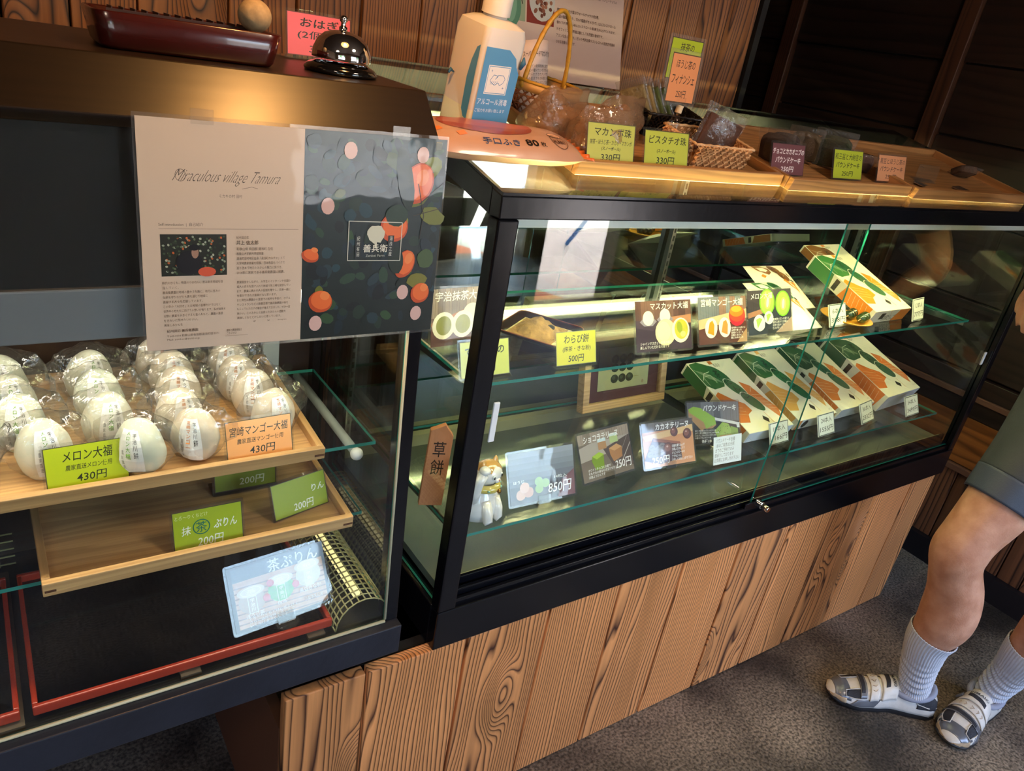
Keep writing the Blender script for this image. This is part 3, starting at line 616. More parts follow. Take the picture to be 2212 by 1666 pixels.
# --- long showcase, middle shelf
MS = .9953
price_card('ochre green bracken cake price card on the middle glass shelf', (.8708, .9403), MS, -.7, .0988, .0700, 19.7, txt_card('bdb91f', [('わらび餅', .20, .64, .82, .90), ('(抹茶・きな粉)', .16, .38, .86, .56), ('500円', .30, .08, .68, .30)], '6a6a50'))
price_card('yellow green price card half hidden by the black corner post', (.6725, .9379), MS, 1.4, .1047, .0700, 19.2, txt_card('c0c65a', [('できたての', .10, .6, .90, .84), ('200円', .3, .12, .7, .34)], '6a6a50'))
WB = ['5b4038', '6b4c40', '4c352f', '755648', '5f463e']
def planks_bg(A, cols, y0=.0, y1=1.0, n=9, seed=1):
    rnd = random.Random(seed)
    x = 0
    for i in range(n):
        x2 = 1 if i == n-1 else (i+1)/n+rnd.uniform(-.02, .02); A.rect(x, y0, x2, y1, rnd.choice(cols)); A.line([(x2, y0), (x2, y1)], .0007, '2a1d18'); x = x2
        A.line([(x-.05, y0), (x-.045, y1)], .0004, '40302a')
def muscat(A):
    A.rect(0, 0, 1, 1, '3c2c34'); planks_bg(A, WB, .62, 1); A.poly([(.62, .66), (1, .70), (1, .52), (.62, .54)], 'b07a55'); A.poly([(0, .62), (.45, .60), (.30, .40), (0, .48)], '4a3a42')
    for x, y in ((.22, .66), (.52, .69)): A.ell(x, y-.07, .15, .10, '8b8490', 0, 6); A.ell(x, y, .095, .145, 'e6e2c8')
    A.ell(.52, .36, .185, .27, 'e2cfa0', 8); A.ell(.49, .38, .12, .20, 'ead9b0', 8); A.ell(.80, .38, .165, .255, 'ece4c4', 12); A.ell(.81, .40, .125, .205, 'b8b232', 12); A.ell(.78, .44, .05, .12, '8d9a24', 12); A.ell(.84, .30, .05, .06, 'd8d27a')
    A.text('マスカット大福', .26, .82, .95, .96, 'f3efdf', .03, .1); A.text('シャインマスカット本来の味を\n楽しんでいただける大福です', .06, .05, .62, .19, 'f3efdf', .02, .1)
price_card('laminated photo card of muscat grape rice cakes on the middle shelf', (1.1028, .9474), MS, -2.1, .1585, .108, 23.6, muscat, kind='disc', m=INKG)
GB = ['6c7276', '7d8488', '596066', '8a6a58', '70777b']
def mango(A):
    A.rect(0, 0, 1, 1, '5a3528'); planks_bg(A, GB, .45, 1, 9, 3); A.poly([(0, .52), (1, .72), (1, .52), (0, .32)], 'cdb083'); A.poly([(.78, 0), (1, .30), (1, 0)], 'b08a60')
    A.ell(.80, .58, .175, .23, 'c22a36'); A.ell(.80, .62, .165, .18, 'd94a30'); A.ell(.79, .67, .145, .12, 'ee7f28'); A.ell(.79, .72, .11, .07, 'f3a436')
    for cx, rot in ((.25, -10), (.53, 8)):
        A.ell(cx, .34, .125, .215, 'eee6d2', rot); A.poly([(cx-.075, .24), (cx+.05, .18), (cx+.065, .40), (cx+.03, .50), (cx-.03, .46)], 'e88f12' if cx < .4 else 'ee8a3c')
    A.text('宮崎マンゴー大福', .06, .80, .93, .96, 'f6f2e4', .03, .1); A.text('甘味をいっぱいに\n太陽で育った\n宮崎マンゴーを\n白餡とあわせ\n閉じ込めました', .66, .08, .96, .34, 'f6f2e4', .01, .1)
price_card('laminated photo card of mango rice cakes beside the melon card', (1.2787, .9467), MS, -2.7, .1538, .108, 24.4, mango, kind='disc', m=INKG)
def melon(A):
    A.rect(0, 0, 1, 1, '3b4147'); planks_bg(A, ['4e4a4e', '5c555a', '453f43'], .55, 1, 8, 5); A.poly([(0, .50), (.5, .62), (.5, .52), (0, .38)], 'a8785a'); A.poly([(.60, 0), (1, .34), (1, 0)], 'b39a86')
    for cx, cy, rot in ((.44, .72, -14), (.80, .66, -10)):
        A.ell(cx, cy, .175, .30, '7ec22c', rot); A.ell(cx, cy, .15, .27, 'a5d858', rot); A.ell(cx+.01, cy-.01, .065, .15, 'dcae74', rot); A.ell(cx+.01, cy-.01, .028, .115, 'f2ead0', rot)
    for cx, cy, s_ in ((.46, .36, .8), (.24, .26, 1.0)):
        A.ell(cx, cy, .13*s_, .19*s_, 'e9e6da', -10, 18, .04, 3); A.poly([(cx-.07*s_, cy+.08*s_), (cx-.04*s_, cy-.12*s_), (cx+.07*s_, cy+.08*s_), (cx+.01*s_, cy+.12*s_)], 'a7cf5e')
    A.text('メロン大福', .08, .80, .56, .94, 'f6f2e4', .03, .1); A.text('富良野メロンの香りと\n溢れる果汁を白餡と\nお餅で包みこみ\n仕上げました', .54, .08, .93, .34, 'f6f2e4', .01, .1)
price_card('laminated photo card of melon rice cakes standing before the small white packs', (1.4650, .9676), MS, .7, .1684, .108, 24.3, melon, kind='disc', m=INKG)
def matcha(A):
    A.rect(0, 0, 1, 1, '6b4f44'); planks_bg(A, ['8f7a68', '9d8876', '7d6a5b'], .50, 1, 8, 8); A.poly([(0, .42), (.7, .66), (.7, .60), (0, .36)], 'a6653c'); A.rect(0, 0, 1, .28, '5d3c34')
    A.ell(.72, .55, .16, .17, 'dcd9c4')
    for cx in (.22, .56): A.ell(cx, .36, .20, .24, 'ebe6d2'); A.ell(cx, .36, .135, .17, '8a8a42')
    A.text('宇治抹茶大福', .06, .78, .94, .95, 'efe9d8', .03, .1)
price_card('photo card of green tea rice cakes behind the black corner post', (.6905, 1.0648), MS, 4.2, .130, .112, 9.4, matcha, kind='disc', m=INKG)
def small(a, b):
    def f(A): A.rect(0, 0, 1, 1, '55605a'); A.rect(.03, .04, .97, .96, 'e9ecdf'); A.text(a, .18, .58, .84, .84, '2a2f2c', .0, .1); A.text(b, .10, .16, .92, .42, '2a2f2c', .0, .1)
    return f
def spec_card(label, c, z, yaw, w, h, tilt, a, b): price_card(label, c, z, yaw, w, h, tilt, small(a, b), kind='block')
spec_card('small white card reading 6 pieces 388 yen beside the plate of dumplings', (1.7359, .972), MS, 3, .078, .056, 24, '6本入', '388円')
spec_card('small white card reading 12 pieces 777 yen at the right end of the middle shelf', (2.080, .9527), MS, 7, .072, .060, 18, '12本入', '777円')
LS = .7053
def choco0(A):
    A.rect(0, 0, 1, 1, '39302f'); A.grad(.0, .34, 1, 1, '4d4a4e', '8f9298'); A.poly([(.72, 0), (1, 0), (1, .52), (.80, .34)], '6e2f2a')
    for x, y, c_ in ((.16, .18, 'cf9a7a'), (.28, .21, 'c8927a'), (.22, .31, 'd8a58a')): A.ell(x, y, .072, .105, c_, 0, 16, .06, 4)
    for x, y in ((.44, .24), (.54, .33), (.44, .38)): A.ell(x, y, .062, .09, '86a83a')
    A.text('ほうじ', .06, .40, .22, .46, 'e8e6e2', .02); A.text('14粒入', .68, .38, .88, .45, 'e8e6e2', .02); A.text('850円', .58, .10, .94, .32, 'f4f2f4', .03, .15)
price_card('glossy 850 yen card mirroring the bright doorway, right of the lucky cat', (.8522, .9315), LS, -2.3, .1629, .109, 24.4, choco0, kind='disc', m=INKP)
def choco1(A):
    A.rect(0, 0, 1, 1, '7a6a5c'); A.poly([(0, .72), (1, 1), (1, .55), (0, .42)], 'b5a89c'); planks_bg(A, ['9a8878', '8c7b6c', 'a89686'], .78, 1, 9, 11); A.poly([(.45, .60), (1, .78), (1, .1), (.6, .2)], '5c4c44'); A.line([(.7, .1), (1, .6)], .002, 'c0b4a8'); A.line([(.6, .1), (.95, .75)], .001, 'a09488')
    A.poly([(.22, .50), (.36, .56), (.44, .48), (.42, .20), (.26, .20), (.20, .40)], '7f9a1e'); A.poly([(.22, .50), (.36, .56), (.45, .49), (.30, .42)], 'a4c23a')
    A.poly([(.56, .58), (.72, .64), (.82, .54), (.80, .34), (.62, .28), (.57, .44)], 'b17c4c'); A.poly([(.56, .58), (.72, .64), (.82, .55), (.66, .50)], 'cf9d68')
    A.rect(.36, .60, .52, .76, 'b78a60'); A.rect(.36, .76, .52, .83, 'cfe0e4'); A.rect(.60, .68, .76, .82, 'b7c98a'); A.rect(.60, .82, .76, .88, 'd9e6e0')
    A.text('ショコラテリーヌ', .10, .80, .78, .94, 'f6f2ee', .03, .1); A.text('250円', .64, .10, .96, .30, 'f6f2ee', .03, .1); A.text('ホワイトチョコと白餡で\nそれぞれの味を引き立たせた\n洋風ようかんです', .10, .06, .62, .26, 'f6f2ee', .02, .1)
price_card('laminated photo card of green and brown chocolate terrine cubes', (1.0456, .9547), LS, 4.6, .1608, .109, 30, choco1, kind='disc', m=INKG)
def choco2(A):
    A.rect(0, 0, 1, 1, 'c98a5a'); planks_bg(A, ['5d5450', '6a605a', '4f4743'], .80, 1, 8, 12); A.poly([(0, .72), (1, .86), (1, .70), (.05, .60)], 'd9b27c'); A.poly([(0, .18), (.20, .66), (.72, .50), (.74, .12), (.30, .06)], '4a2822'); A.poly([(.2, .66), (.72, .50), (.74, .44), (.2, .58)], '94563a')
    for x, y in ((.12, .30), (.20, .38), (.30, .42), (.16, .44), (.26, .30), (.34, .32), (.20, .22), (.36, .46)): A.ell(x, y, .06, .07, '7d7064', 10, 12); A.line([(x-.03, y), (x+.03, y+.01)], .0012, '4a4038')
    for x, y, r in ((.48, .38, .10), (.62, .74, .075), (.88, .66, .085)): A.ell(x, y, r, r*1.45, '5c3129'); A.ell(x-.015, y+.02, r*.6, r*.85, '84503f'); A.ell(x-.02, y+.05, r*.2, r*.22, 'c9a090')
    A.text('カカオテリーヌ', .26, .82, .92, .96, 'f6f2ee', .03, .1); A.text('250円', .14, .06, .48, .24, 'f6f2ee', .03, .1); A.text('白餡を練り込んだ\n洋風ようかんです\nオレンジピールを\nアクセントに\n冷やしてお召し上がり下さい', .54, .08, .96, .46, 'f6f2ee', .02, .1)
price_card('laminated photo card of round cacao terrines', (1.2167, .9430), LS, -4.4, .1573, .108, 29, choco2, kind='disc', m=INKG)
def pound(A):
    A.rect(0, 0, 1, 1, '35302c'); planks_bg(A, ['6d6a6c', '7a7678', '5f5c5e'], .52, 1, 8, 14); A.poly([(.40, .66), (1, .48), (1, .36), (.95, .36), (.94, .43), (.44, .58)], 'd6d4d4')
    A.poly([(.02, .84), (.12, .90), (.26, .86), (.52, .62), (.54, .44), (.46, .36), (.30, .36), (.26, .30), (.02, .66)], 'b2864e'); A.poly([(.02, .84), (.12, .90), (.26, .86), (.52, .62), (.54, .46), (.34, .36), (.30, .52), (.04, .76)], '92b53a')
    A.poly([(.50, .30), (.66, .50), (.78, .46), (.84, .30), (.82, .12), (.56, .10)], '93b048'); A.poly([(.56, .10), (.82, .12), (.84, .20), (.60, .18)], 'b98850'); A.poly([(.82, .40), (.96, .34), (.97, .12), (.83, .12)], '86a040')
    rnd = random.Random(4)
    for k in range(26): A.ell(rnd.uniform(.34, .8), rnd.uniform(.2, .44), .008, .010, '5d6a30', 0, 6)
    A.text('パウンドケーキ', .30, .78, .95, .93, 'f6f2ee', .03, .1); A.text('金と大納言のパウンドケーキ\nほうじ茶と黒豆のパウンドケーキ\nカカオニブのパウンドケーキ\n小倉のパウンドケーキ', .12, .12, .58, .34, 'f6f2ee', .01, .1); A.text('各種1本', .24, .02, .44, .10, 'f6f2ee', .03)
price_card('laminated photo card of green pound cakes behind the white notice', (1.4079, .9827), LS, -12.4, .1613, .109, 31, pound, kind='disc', m=INKG)
price_card('white notice card with five hand written lines at the front edge of the lower shelf', (1.3690, .9070), LS, -3.6, .0975, .074, 20, lambda A: (A.rect(0, 0, 1, 1, 'e3e9ea'), A.text('パウンドケーキ各種\n1本のご用意は2日前\nまでのご予約でのみ\n御承りしております\nお気軽にお申し付け下さい', .06, .08, .95, .93, '6e6a66', 0, .1)))
spec_card('small white card reading 18 pieces 1166 yen in front of the first long box', (1.5930, .9321), LS, 2, .078, .056, 24, '18本入', '1166円')
spec_card('small white card reading 24 pieces 1555 yen in front of the second long box', (1.7760, .9199), LS, 3, .078, .058, 24, '24本入', '1555円')
spec_card('small greenish card reading 36 pieces 2332 yen in front of the third long box', (1.9859, .9294), LS, 8, .078, .058, 28, '36本入', '2332円')
spec_card('small white card reading 54 pieces 3499 yen in front of the largest box', (2.1912, .9122), LS, 3, .078, .058, 26, '54本入', '3499円')
# --- cards on the wooden trays on top (they lean with the sloping glass)
def top_card(label, x, y, w, h, tilt, art): return price_card(label, (x+.015, y), topz(y)+.0075, 0, w, h, tilt, art, rot=(0, 0, rad(1)))
top_card('yellow green card for macambo balls, the leftmost on the front tray', .8367, .9300+.012, .1091, .0750, 12.3, txt_card('b9bd55', [('マカンボ珠', .14, .70, .92, .90), ('抹茶・ほうじ茶・カカオ・マカンボ', .06, .50, .94, .62), ('(スノーボール)', .30, .36, .70, .46), ('330円', .30, .12, .70, .30)], '555535'))
top_card('yellow green card for pistachio balls in front of the pale woven basket', .9649, .931+.012, .1134, .0720, 14, txt_card('b5bd45', [('ピスタチオ珠', .10, .66, .94, .88), ('(スノーボール)', .28, .42, .70, .54), ('330円', .28, .14, .68, .34)], '555535'))
top_card('plum brown card for cacao nib pound cake on the second tray', 1.3195, .947+.012, .1125, .0680, 14, txt_card('6e4246', [('チョコとカカオニブの', .03, .66, .97, .86, 'efe6e2'), ('パウンドケーキ', .12, .38, .88, .58, 'efe6e2'), ('250円', .30, .10, .68, .28, 'efe6e2')], '3b2628'))
top_card('lime card for sugar and red bean pound cake, right of the plum card', 1.5298, .948+.012, .1152, .0683, 16, txt_card('a9b42c', [('和三盆と大納言の', .04, .66, .96, .88), ('パウンドケーキ', .08, .38, .90, .58), ('250円', .30, .10, .68, .28)], '4b4a30'))
top_card('pale orange card for black bean pound cake, the rightmost on the trays', 1.7035, .950+.012, .1242, .0661, 14.6, txt_card('d08f66', [('黒豆とほうじ茶の', .06, .66, .96, .88, '5a4038'), ('パウンドケーキ', .08, .38, .90, .58, '5a4038'), ('250円', .30, .10, .68, .28, '5a4038')], '6b4638'))

# ================================================================== CONFECTIONERY BOXES
def box_art(lt, accent, oval, bag, side_w):
    """wrapping paper: white with a bag, a chain of ovals, a pagoda patch"""
    def top(A):
        A.rect(0, 0, 1, 1, 'ece9d6')
        A.poly([(.02, .98), (.20, 1.0), (.42, .92), (.46, .72), (.34, .62), (.10, .60), (0, .66), (0, .94)], bag)
        for k in range(5): A.line([(.02+.05*k, .90-.02*k), (.20+.05*k, .74-.02*k)], .0007, 'e9edd6')
        A.line([(.03, .74), (.16, .83), (.40, .86)], .0012, 'f0efdc'); A.line([(.08, .66), (.08, .78), (.26, .80), (.26, .68)], .0008, 'e9edd6')
        A.rect(.43, .945, .52, .995, accent); A.text('茶团子', .50, .90, .64, .95, '3a3a36', 0)
        A.poly([(.70, .66), (.86, .58), (.92, .40), (1, .26), (1, .22), (.90, .10), (.78, .30), (.66, .40)], accent)
        for k in range(5): A.line([(.72+.03*k, .46-.05*k), (.92+.016*k, .44-.05*k)], .0008, 'f3e2c4')
        for k in range(6): A.line([(.76+.03*k, .44-.02*k), (.80+.028*k, .24-.02*k)], .0006, 'f3e2c4')
        A.line([(.76, .50), (.84, .56), (.92, .48)], .0011, 'f3e2c4')
        A.poly([(.0, .52), (.10, .56), (.26, .44), (.42, .36), (.44, .26), (.30, .22), (.20, .12), (.0, .14)], accent)
        for k in range(4): A.line([(.02, .42-.05*k), (.30, .36-.05*k)], .0007, 'f3e2c4')
        for i, (x, y) in enumerate(((.44, .78), (.53, .58), (.62, .37))):
            A.ell(x, y, .125, .155, 'ece9d6' if i else oval, 22); A.ell(x, y, .118, .146, oval, 22)
        A.text('茶', .36, .74, .46, .86, '1c2a22', .05, 0, -8); A.text('だ\nん\nご', .46, .42, .60, .72, '1c2a22', .0, 0, 18)
        A.line([(.64, .22), (.67, .06)], .0013, accent); A.poly([(.50, .13), (.55, .18), (.62, .13), (.57, .08)], '2b2f2c'); A.text('よろこび', .88, .05, .97, .075, '5a564c', 0)
    def side(A):
        A.rect(0, 0, 1, 1, 'e2e0cc'); A.poly([(.62, 0), (.66, 1), (.98, 1), (.98, 0)], bag if side_w else 'd6d8c6'); A.rect(.54, .1, .60, .9, '2b2f2c'); A.poly([(.06, 0), (.04, 1), (.44, 1), (.48, 0)], accent)
        for k in range(5): A.line([(.08+.06*k, .1), (.12+.06*k, .9)], .0007, 'f3e2c4')
    def front(A):
        A.rect(0, 0, 1, 1, 'e9e9de')
    return top, side, front
def confection_box(label, O, yaw, tilt, w, l, h, accent='e8872c', oval='2f6b46', bag='2f6b38', fr=None, prop=True, group=None, seal=None):
    r = thing('confection_box', label, 'box', O, (rad(tilt), 0, rad(yaw)), group)
    build('carton', MB().box(0, w, 0, l, 0, h), mat('white_wrapping_paper', 'e8e6da', .4), r, bevel=.0015)
    top, side, front = box_art(0, accent, oval, bag, True)
    A = Art(w-.002, l-.002); top(A); A.build('printed_top', INKW, r, Matrix.Translation((.001, .001, h+.0001)))
    A = Art(l-.004, h-.002); side(A); M = Matrix(((0, 0, -1, -.0001), (-1, 0, 0, l-.002), (0, 1, 0, .001), (0, 0, 0, 1))); M = Matrix(((0, 0, -1, -.0001), (-1, 0, 0, l-.002), (0, 1, 0, .001), (0, 0, 0, 1)))
    # keep the patch order so that it meets the top print: x of the art runs from the back edge to the front
    A2 = Art(l-.004, h-.002); side(A2); A2.v = [(A2.w-x, y, z) for x, y, z in A2.v]; A2.f = [f[::-1] for f in A2.f]
    A2.build('printed_side', INKW, r, M)
    A = Art(w-.002, h-.002); (fr or front)(A); A.build('printed_front', INKW, r, Matrix(((1, 0, 0, .001), (0, 0, -1, -.0001), (0, 1, 0, .001), (0, 0, 0, 1))))
    if prop:
        # a hidden wedge under the back of the box holds it at its slope
        ca, sa = math.cos(rad(tilt)), math.sin(rad(tilt)); ylow = l*.72
        wm = MB().prism([(ylow, -.0005), (ylow+.05, -.0005), (ylow+.05-.002, -.0005-(ylow+.05)*sa/ca*.98), (ylow, -.0005-ylow*sa/ca*.98)], w*.2, w*.8, 'x')
        build('display_wedge', wm, ACRYL, r)
    return r
def fr54(A): A.rect(0, 0, 1, 1, 'e4e9ee'); A.line([(.0, .7), (.2, .0)], .0006, 'b0b8c0'); A.line([(.02, .9), (.02, .1)], .001, '9aa2aa')
def fr12(A):
    A.rect(0, 0, 1, 1, 'ece9da'); A.poly([(.62, 0), (.70, 1), (1, 1), (1, 0)], 'e8872c'); A.rect(.22, .25, .34, .8, '2b2f2c'); A.text('京茶だんご', .34, .1, .66, .6, '2a2a28', .03, .2); A.line([(.45, 1), (.52, .5)], .0012, 'e8872c')
def fr24(A): A.rect(0, 0, 1, 1, 'e9edf2'); A.poly([(.0, 0), (.0, 1), (.10, 1), (.14, 0)], 'd9904a'); A.ell(.22, .5, .07, .42, '26303a'); A.poly([(.70, .2), (.74, 1), (1, 1), (1, .3)], 'e6b45c')
LSZ = .7053; MSZ = .9953
confection_box('first long white box on the lower shelf, behind the 18 piece card', (1.497, .970, LSZ), -1, 17, .172, .262, .034, 'd97a34', bag='35683c', fr=fr54)
confection_box('second long box with a pale orange patch, behind the 24 piece card', (1.700, .975, LSZ), 0, 19, .168, .262, .036, 'e6ab58', '2c7048', '2f6b38', fr=fr24)
confection_box('third long white box with teal green ovals, behind the 36 piece card', (1.893, .979, LSZ), 2, 20, .172, .262, .038, 'dd8240', '336650', '335e44', fr=fr54)
confection_box('deepest white box with a red orange patch, behind the 54 piece card', (2.090, .972, LSZ), 4, 20, .200, .250, .060, 'dd7a3a', '41604a', '3c5e46', fr=fr54)
confection_box('large box with bright orange patches and a green bag, right end of middle shelf', (1.868, .975, MSZ), 1, 20, .176, .235, .040, 'ee8a1c', '2f6844', '3a7a3e', fr=fr12)
confection_box('large brown ovalled box standing behind the bright orange patched one', (2.050, 1.165, MSZ), 1.4, 22, .190, .20, .024, 'e97f26', '7e5236', '93602e')
def pack(label, O, yaw, tilt, w, l, oval, bag):
    r = thing('dumpling_pack', label, 'pack', O, (rad(tilt), 0, rad(yaw)))
    mb = MB()
    def P(u, v):
        x = (u-.5)*w; y = v*l; t = max(0, 1-abs(2*u-1)**3)*max(0, math.sin(PI*min(1, max(0, v))))**.6
        return x+w/2, y, .016*t
    mb.grid(P, 13, 13); mb.add([(0, 0, -.0), (w, 0, 0), (w, l, 0), (0, l, 0)], [(0, 3, 2, 1)])
    build('paper_sleeve', mb, mat('white_wrapping_paper', 'e8e6da', .4), r, True)
    A = Art(w, l)
    A.poly([(.16, .98), (.34, .96), (.46, .86), (.44, .76), (.34, .70), (.18, .84)], bag)
    for k in range(4): A.line([(.20+.04*k, .90-.03*k), (.36+.02*k, .90-.04*k)], .0006, 'e9edd6')
    A.poly([(.16, .70), (.22, .74), (.26, .68), (.20, .64)], 'e8872c')
    for x, y in ((.58, .84), (.66, .66)): A.ell(x, y, .10, .13, oval, 26)
    A.text('茶\nだ\nん', .54, .62, .66, .90, '26241c', .0, 0, 16)
    A.poly([(.56, .56), (.64, .58), (.78, .44), (.80, .30), (.70, .38)], 'e8872c'); A.poly([(.72, .52), (.80, .52), (.96, .30), (.82, .06), (.78, .26)], 'e8872c')
    for k in range(4): A.line([(.78, .34-.05*k), (.92, .36-.05*k)], .0006, 'f3e2c4')
    A.poly([(.74, .56), (.80, .58), (.84, .53), (.78, .51)], '2b2f2c'); A.ell(.82, .70, .025, .05, oval, 10); A.text('よろこび', .86, .04, .95, .07, '5a564c', 0)
    # lay the print on the domed paper
    n = []
    A.build('printed_sleeve', INKW, r, None, lambda v: (v[0], v[1], .016*max(0, 1-abs(2*v[0]/w-1)**3)*max(0, math.sin(PI*min(1, max(0, v[1]/l))))**.6+v[2]+.0006)); return r
pack('white pack with green ovals lying just behind the melon card', (1.530, .985, MSZ), -1, 24, .155, .165, '2f6b46', '3c7c48')
pack('white pack with brown ovals lying behind the green ovalled pack', (1.660, 1.105, MSZ), -2, 26, .160, .160, '80552c', '936030')
# props under the two packs are the packs' own folded card feet
# ---- plate of skewered green tea dumplings
pl = thing('dumpling_plate', 'small yellow plate of glossy green dumplings in front of the orange box', 'plate', (1.815, 1.005, MSZ))
build('plate', MB().lathe([(.0001, .002), (.04, .002), (.062, .009), (.066, .012), (.064, .0135), (.04, .005), (.0001, .004)], 32), mat('yellow_plate', 'd99a2c', .3, coat=.4), pl, True)
for i, (x0, y0, c) in enumerate(((-.030, .016, '2a2a2c'), (.0, -.006, '233a1c'), (.008, -.036, '2b4420'))):
    k = thing('dumpling_skewer', ['dark bean dumpling skewer at the back of the yellow plate', 'green tea dumpling skewer in the middle of the yellow plate', 'green tea dumpling skewer at the front of the yellow plate'][i], 'dumplings', (1.815+x0, 1.005+y0, MSZ+.0055+.001*i), (0, 0, rad(18)))
    for j in range(3):
        build('dumpling', MB().sphere((.017*j, 0, .0125), .0125, 10, 14, (.95, 1.05, .95), lambda d: 1+.10*noise.noise(d*3+Vector((i, j, 0)))), mat('glazed_%d' % i, c, .18, coat=.6, bump=.2, bscale=60), k, True)
    build('stick', MB().tube([(-.034, 0, .0125), (.046, 0, .0125)], .0013, 6), mat('bamboo_stick', 'c9a66a', .6), k, True)
# ---- lacquer tray heaped with soybean powder
lt = thing('square_lacquer_tray', 'diamond turned dark lacquer tray heaped with brown soybean flour on the middle shelf', 'tray', (.893, 1.092, MSZ+.0015), (0, 0, rad(33)))
LAC = mat('dark_brown_lacquer', '1c0c08', .15, coat=.7)
def sq(x, r): return x
def rsq(a, hw, rr):
    pts = []
    for cx, cy, a0 in ((1, -1, -90), (1, 1, 0), (-1, 1, 90), (-1, -1, 180)):
        for k in range(5): pts.append((cx*(hw-rr)+rr*math.cos(rad(a0+k*22.5)), cy*(hw-rr)+rr*math.sin(rad(a0+k*22.5)), a))
    return pts
mb = MB(); mb.rings([rsq(.0, .058, .012), rsq(.002, .062, .013), rsq(.012, .072, .015), rsq(.0125, .070, .015), rsq(.0045, .060, .012)]); build('tray_body', mb, LAC, lt, True)
mb = MB(); mb.rings([rsq(.0122, .0725, .015), rsq(.0132, .0722, .015), rsq(.0134, .0708, .014), rsq(.0124, .0702, .014)], cap=False); build('worn_rim', mb, mat('worn_red_rim', '6b3018', .3, coat=.4), lt, True)
build('gold_leaf_paper', MB().box(-.054, .054, -.054, .054, .0046, .0052), mat('gold_leaf_paper', 'c4b884', .35, metal=.15, bump=1, bscale=50, var=.6, vscale=60), lt)
def heap(u, v):
    x = (u-.5)*.104; y = (v-.5)*.094; d = math.hypot(x/.050, y/.044); z = .0052+.030*max(0, 1-d)**.8+(.0035*noise.noise(Vector((x*90, y*90, 0))) if d < 1 else 0)
    dd = math.hypot(x-.006, y+.020)/.016; z -= .006*max(0, 1-dd); return x, y+.004, max(z, .0053)
build('soybean_flour', MB().grid(heap, 48, 48), mat('soybean_flour', '9a7a48', .9, bump=1, bscale=160, var=.3, vscale=60), lt, True)
build('syrup', MB().sphere((.006, -.015, .0165), .0125, 8, 14, (1.1, .95, .34), lambda d: 1+.12*noise.noise(d*4)), mat('black_syrup', '14100c', .25, bump=.6, bscale=120), lt, True)
rnd = random.Random(3); mb = MB()
for k in range(150):
    a = rnd.uniform(0, 2*PI); r_ = rnd.uniform(.028, .050); x, y = r_*math.cos(a), r_*math.sin(a)*.95; s_ = rnd.uniform(.0006, .0018); mb.sphere((x, y, .0053+s_*.5), s_, 3, 5)
o = build('flour_crumbs', mb, mat('soybean_flour', '9a7a48', .9), lt, True); o['kind'] = 'stuff'

# ---- framed picture leaning in the case
fp = thing('framed_picture', 'pale wood framed picture of three dumpling skewers leaning at the back of the showcase', 'picture', (1.325, 1.222, .7053), (0, 0, rad(1)))
fw_, fh_, tl = .290, .200, rad(12); M = face_matrix(fw_, tl)
FRW = wood('light_ash_frame', 'c7a377', '97724a', 'X', 2.4, .45, .4, knots=False, bump=.1, ring=12)
for n_, b in (('frame_rail', (0, fw_, 0, .020)), ('frame_rail', (0, fw_, fh_-.020, fh_)), ('frame_stile', (0, .020, .020, fh_-.020)), ('frame_stile', (fw_-.020, fw_, .020, fh_-.020))):
    mb = MB(); mb.M = M; mb.box(b[0], b[1], b[2], b[3], -.024, 0); build(n_, mb, FRW, fp, bevel=.001)
mb = MB(); mb.M = M; mb.box(.02, fw_-.02, .02, fh_-.02, -.022, -.014); build('backing', mb, mat('plum_mat', '5e3340', .8), fp)
A = Art(fw_-.04, fh_-.04); A.rect(0, 0, 1, 1, '6d4250'); A.rect(.14, .16, .86, .86, '3c2028'); A.rect(.145, .168, .855, .855, 'd9d9c8')
for r_, y in enumerate((.66, .52, .34)):
    A.line([(.60, y), (.72, y)], .0012, 'b9a684')
    for c_ in range(3): A.ell(.37+c_*.105, y, .052, .072, '39453b', 0, 18, .03, r_*3+c_); A.ell(.36+c_*.105, y+.015, .024, .03, '5d6a58', 0, 12)
A.ring(.775, .235, .014, .026, .0007, 'b05a4a', 8); A.text('茶', .765, .215, .785, .255, 'b05a4a', 0)
A.build('picture', INK, fp, M @ Matrix.Translation((.02, .02, -.0135)))
mb = MB(); mb.M = M; mb.box(.02, fw_-.02, .02, fh_-.02, -.008, -.006); build('cover_glass', mb, PANE, fp)

# ---- lucky cat
cat = thing('lucky_cat', 'white porcelain beckoning cat with a yellow collar at the left of the lower shelf', 'figurine', (.708, .945, LSZ), (0, 0, rad(18)))
PORC = mat('white_porcelain', 'eee9e2', .1, coat=.8); TAN = mat('tan_glaze', 'cf9f58', .1, coat=.8)
mb = MB(); prof = [(.0, .0001, .001), (0, .030, .001), (.0, .038, .006), (.0, .0425, .022), (.0, .041, .038), (.0, .035, .054), (-.002, .026, .068), (-.003, .019, .080), (-.003, .012, .086)]
mb.rings([[(dy*0+r_*math.cos(2*PI*k/24), r_*.92*math.sin(2*PI*k/24)+.006, z) for k in range(24)] for dy, r_, z in prof]); build('body', mb, PORC, cat, True)
hd = build('head', MB().sphere((.004, -.004, .096), .0265, 14, 20, (1.05, .92, .86)), PORC, cat, True)
def capf(u, v):
    th = .02+u*1.12; ph = v*2*PI; r_ = .0268; bulge = 1
    if -2.2 < (ph-PI*1.5) < 2.2 and abs(ph-PI*1.5) < .55: th = min(th, .62+.5*abs(ph-PI*1.5))
    return (.004+1.05*r_*math.sin(th)*math.cos(ph), -.004+.92*r_*math.sin(th)*math.sin(ph), .096+.865*r_*math.cos(th)+.0002)
build('tan_patch', MB().grid(capf, 12, 33), TAN, hd, True)
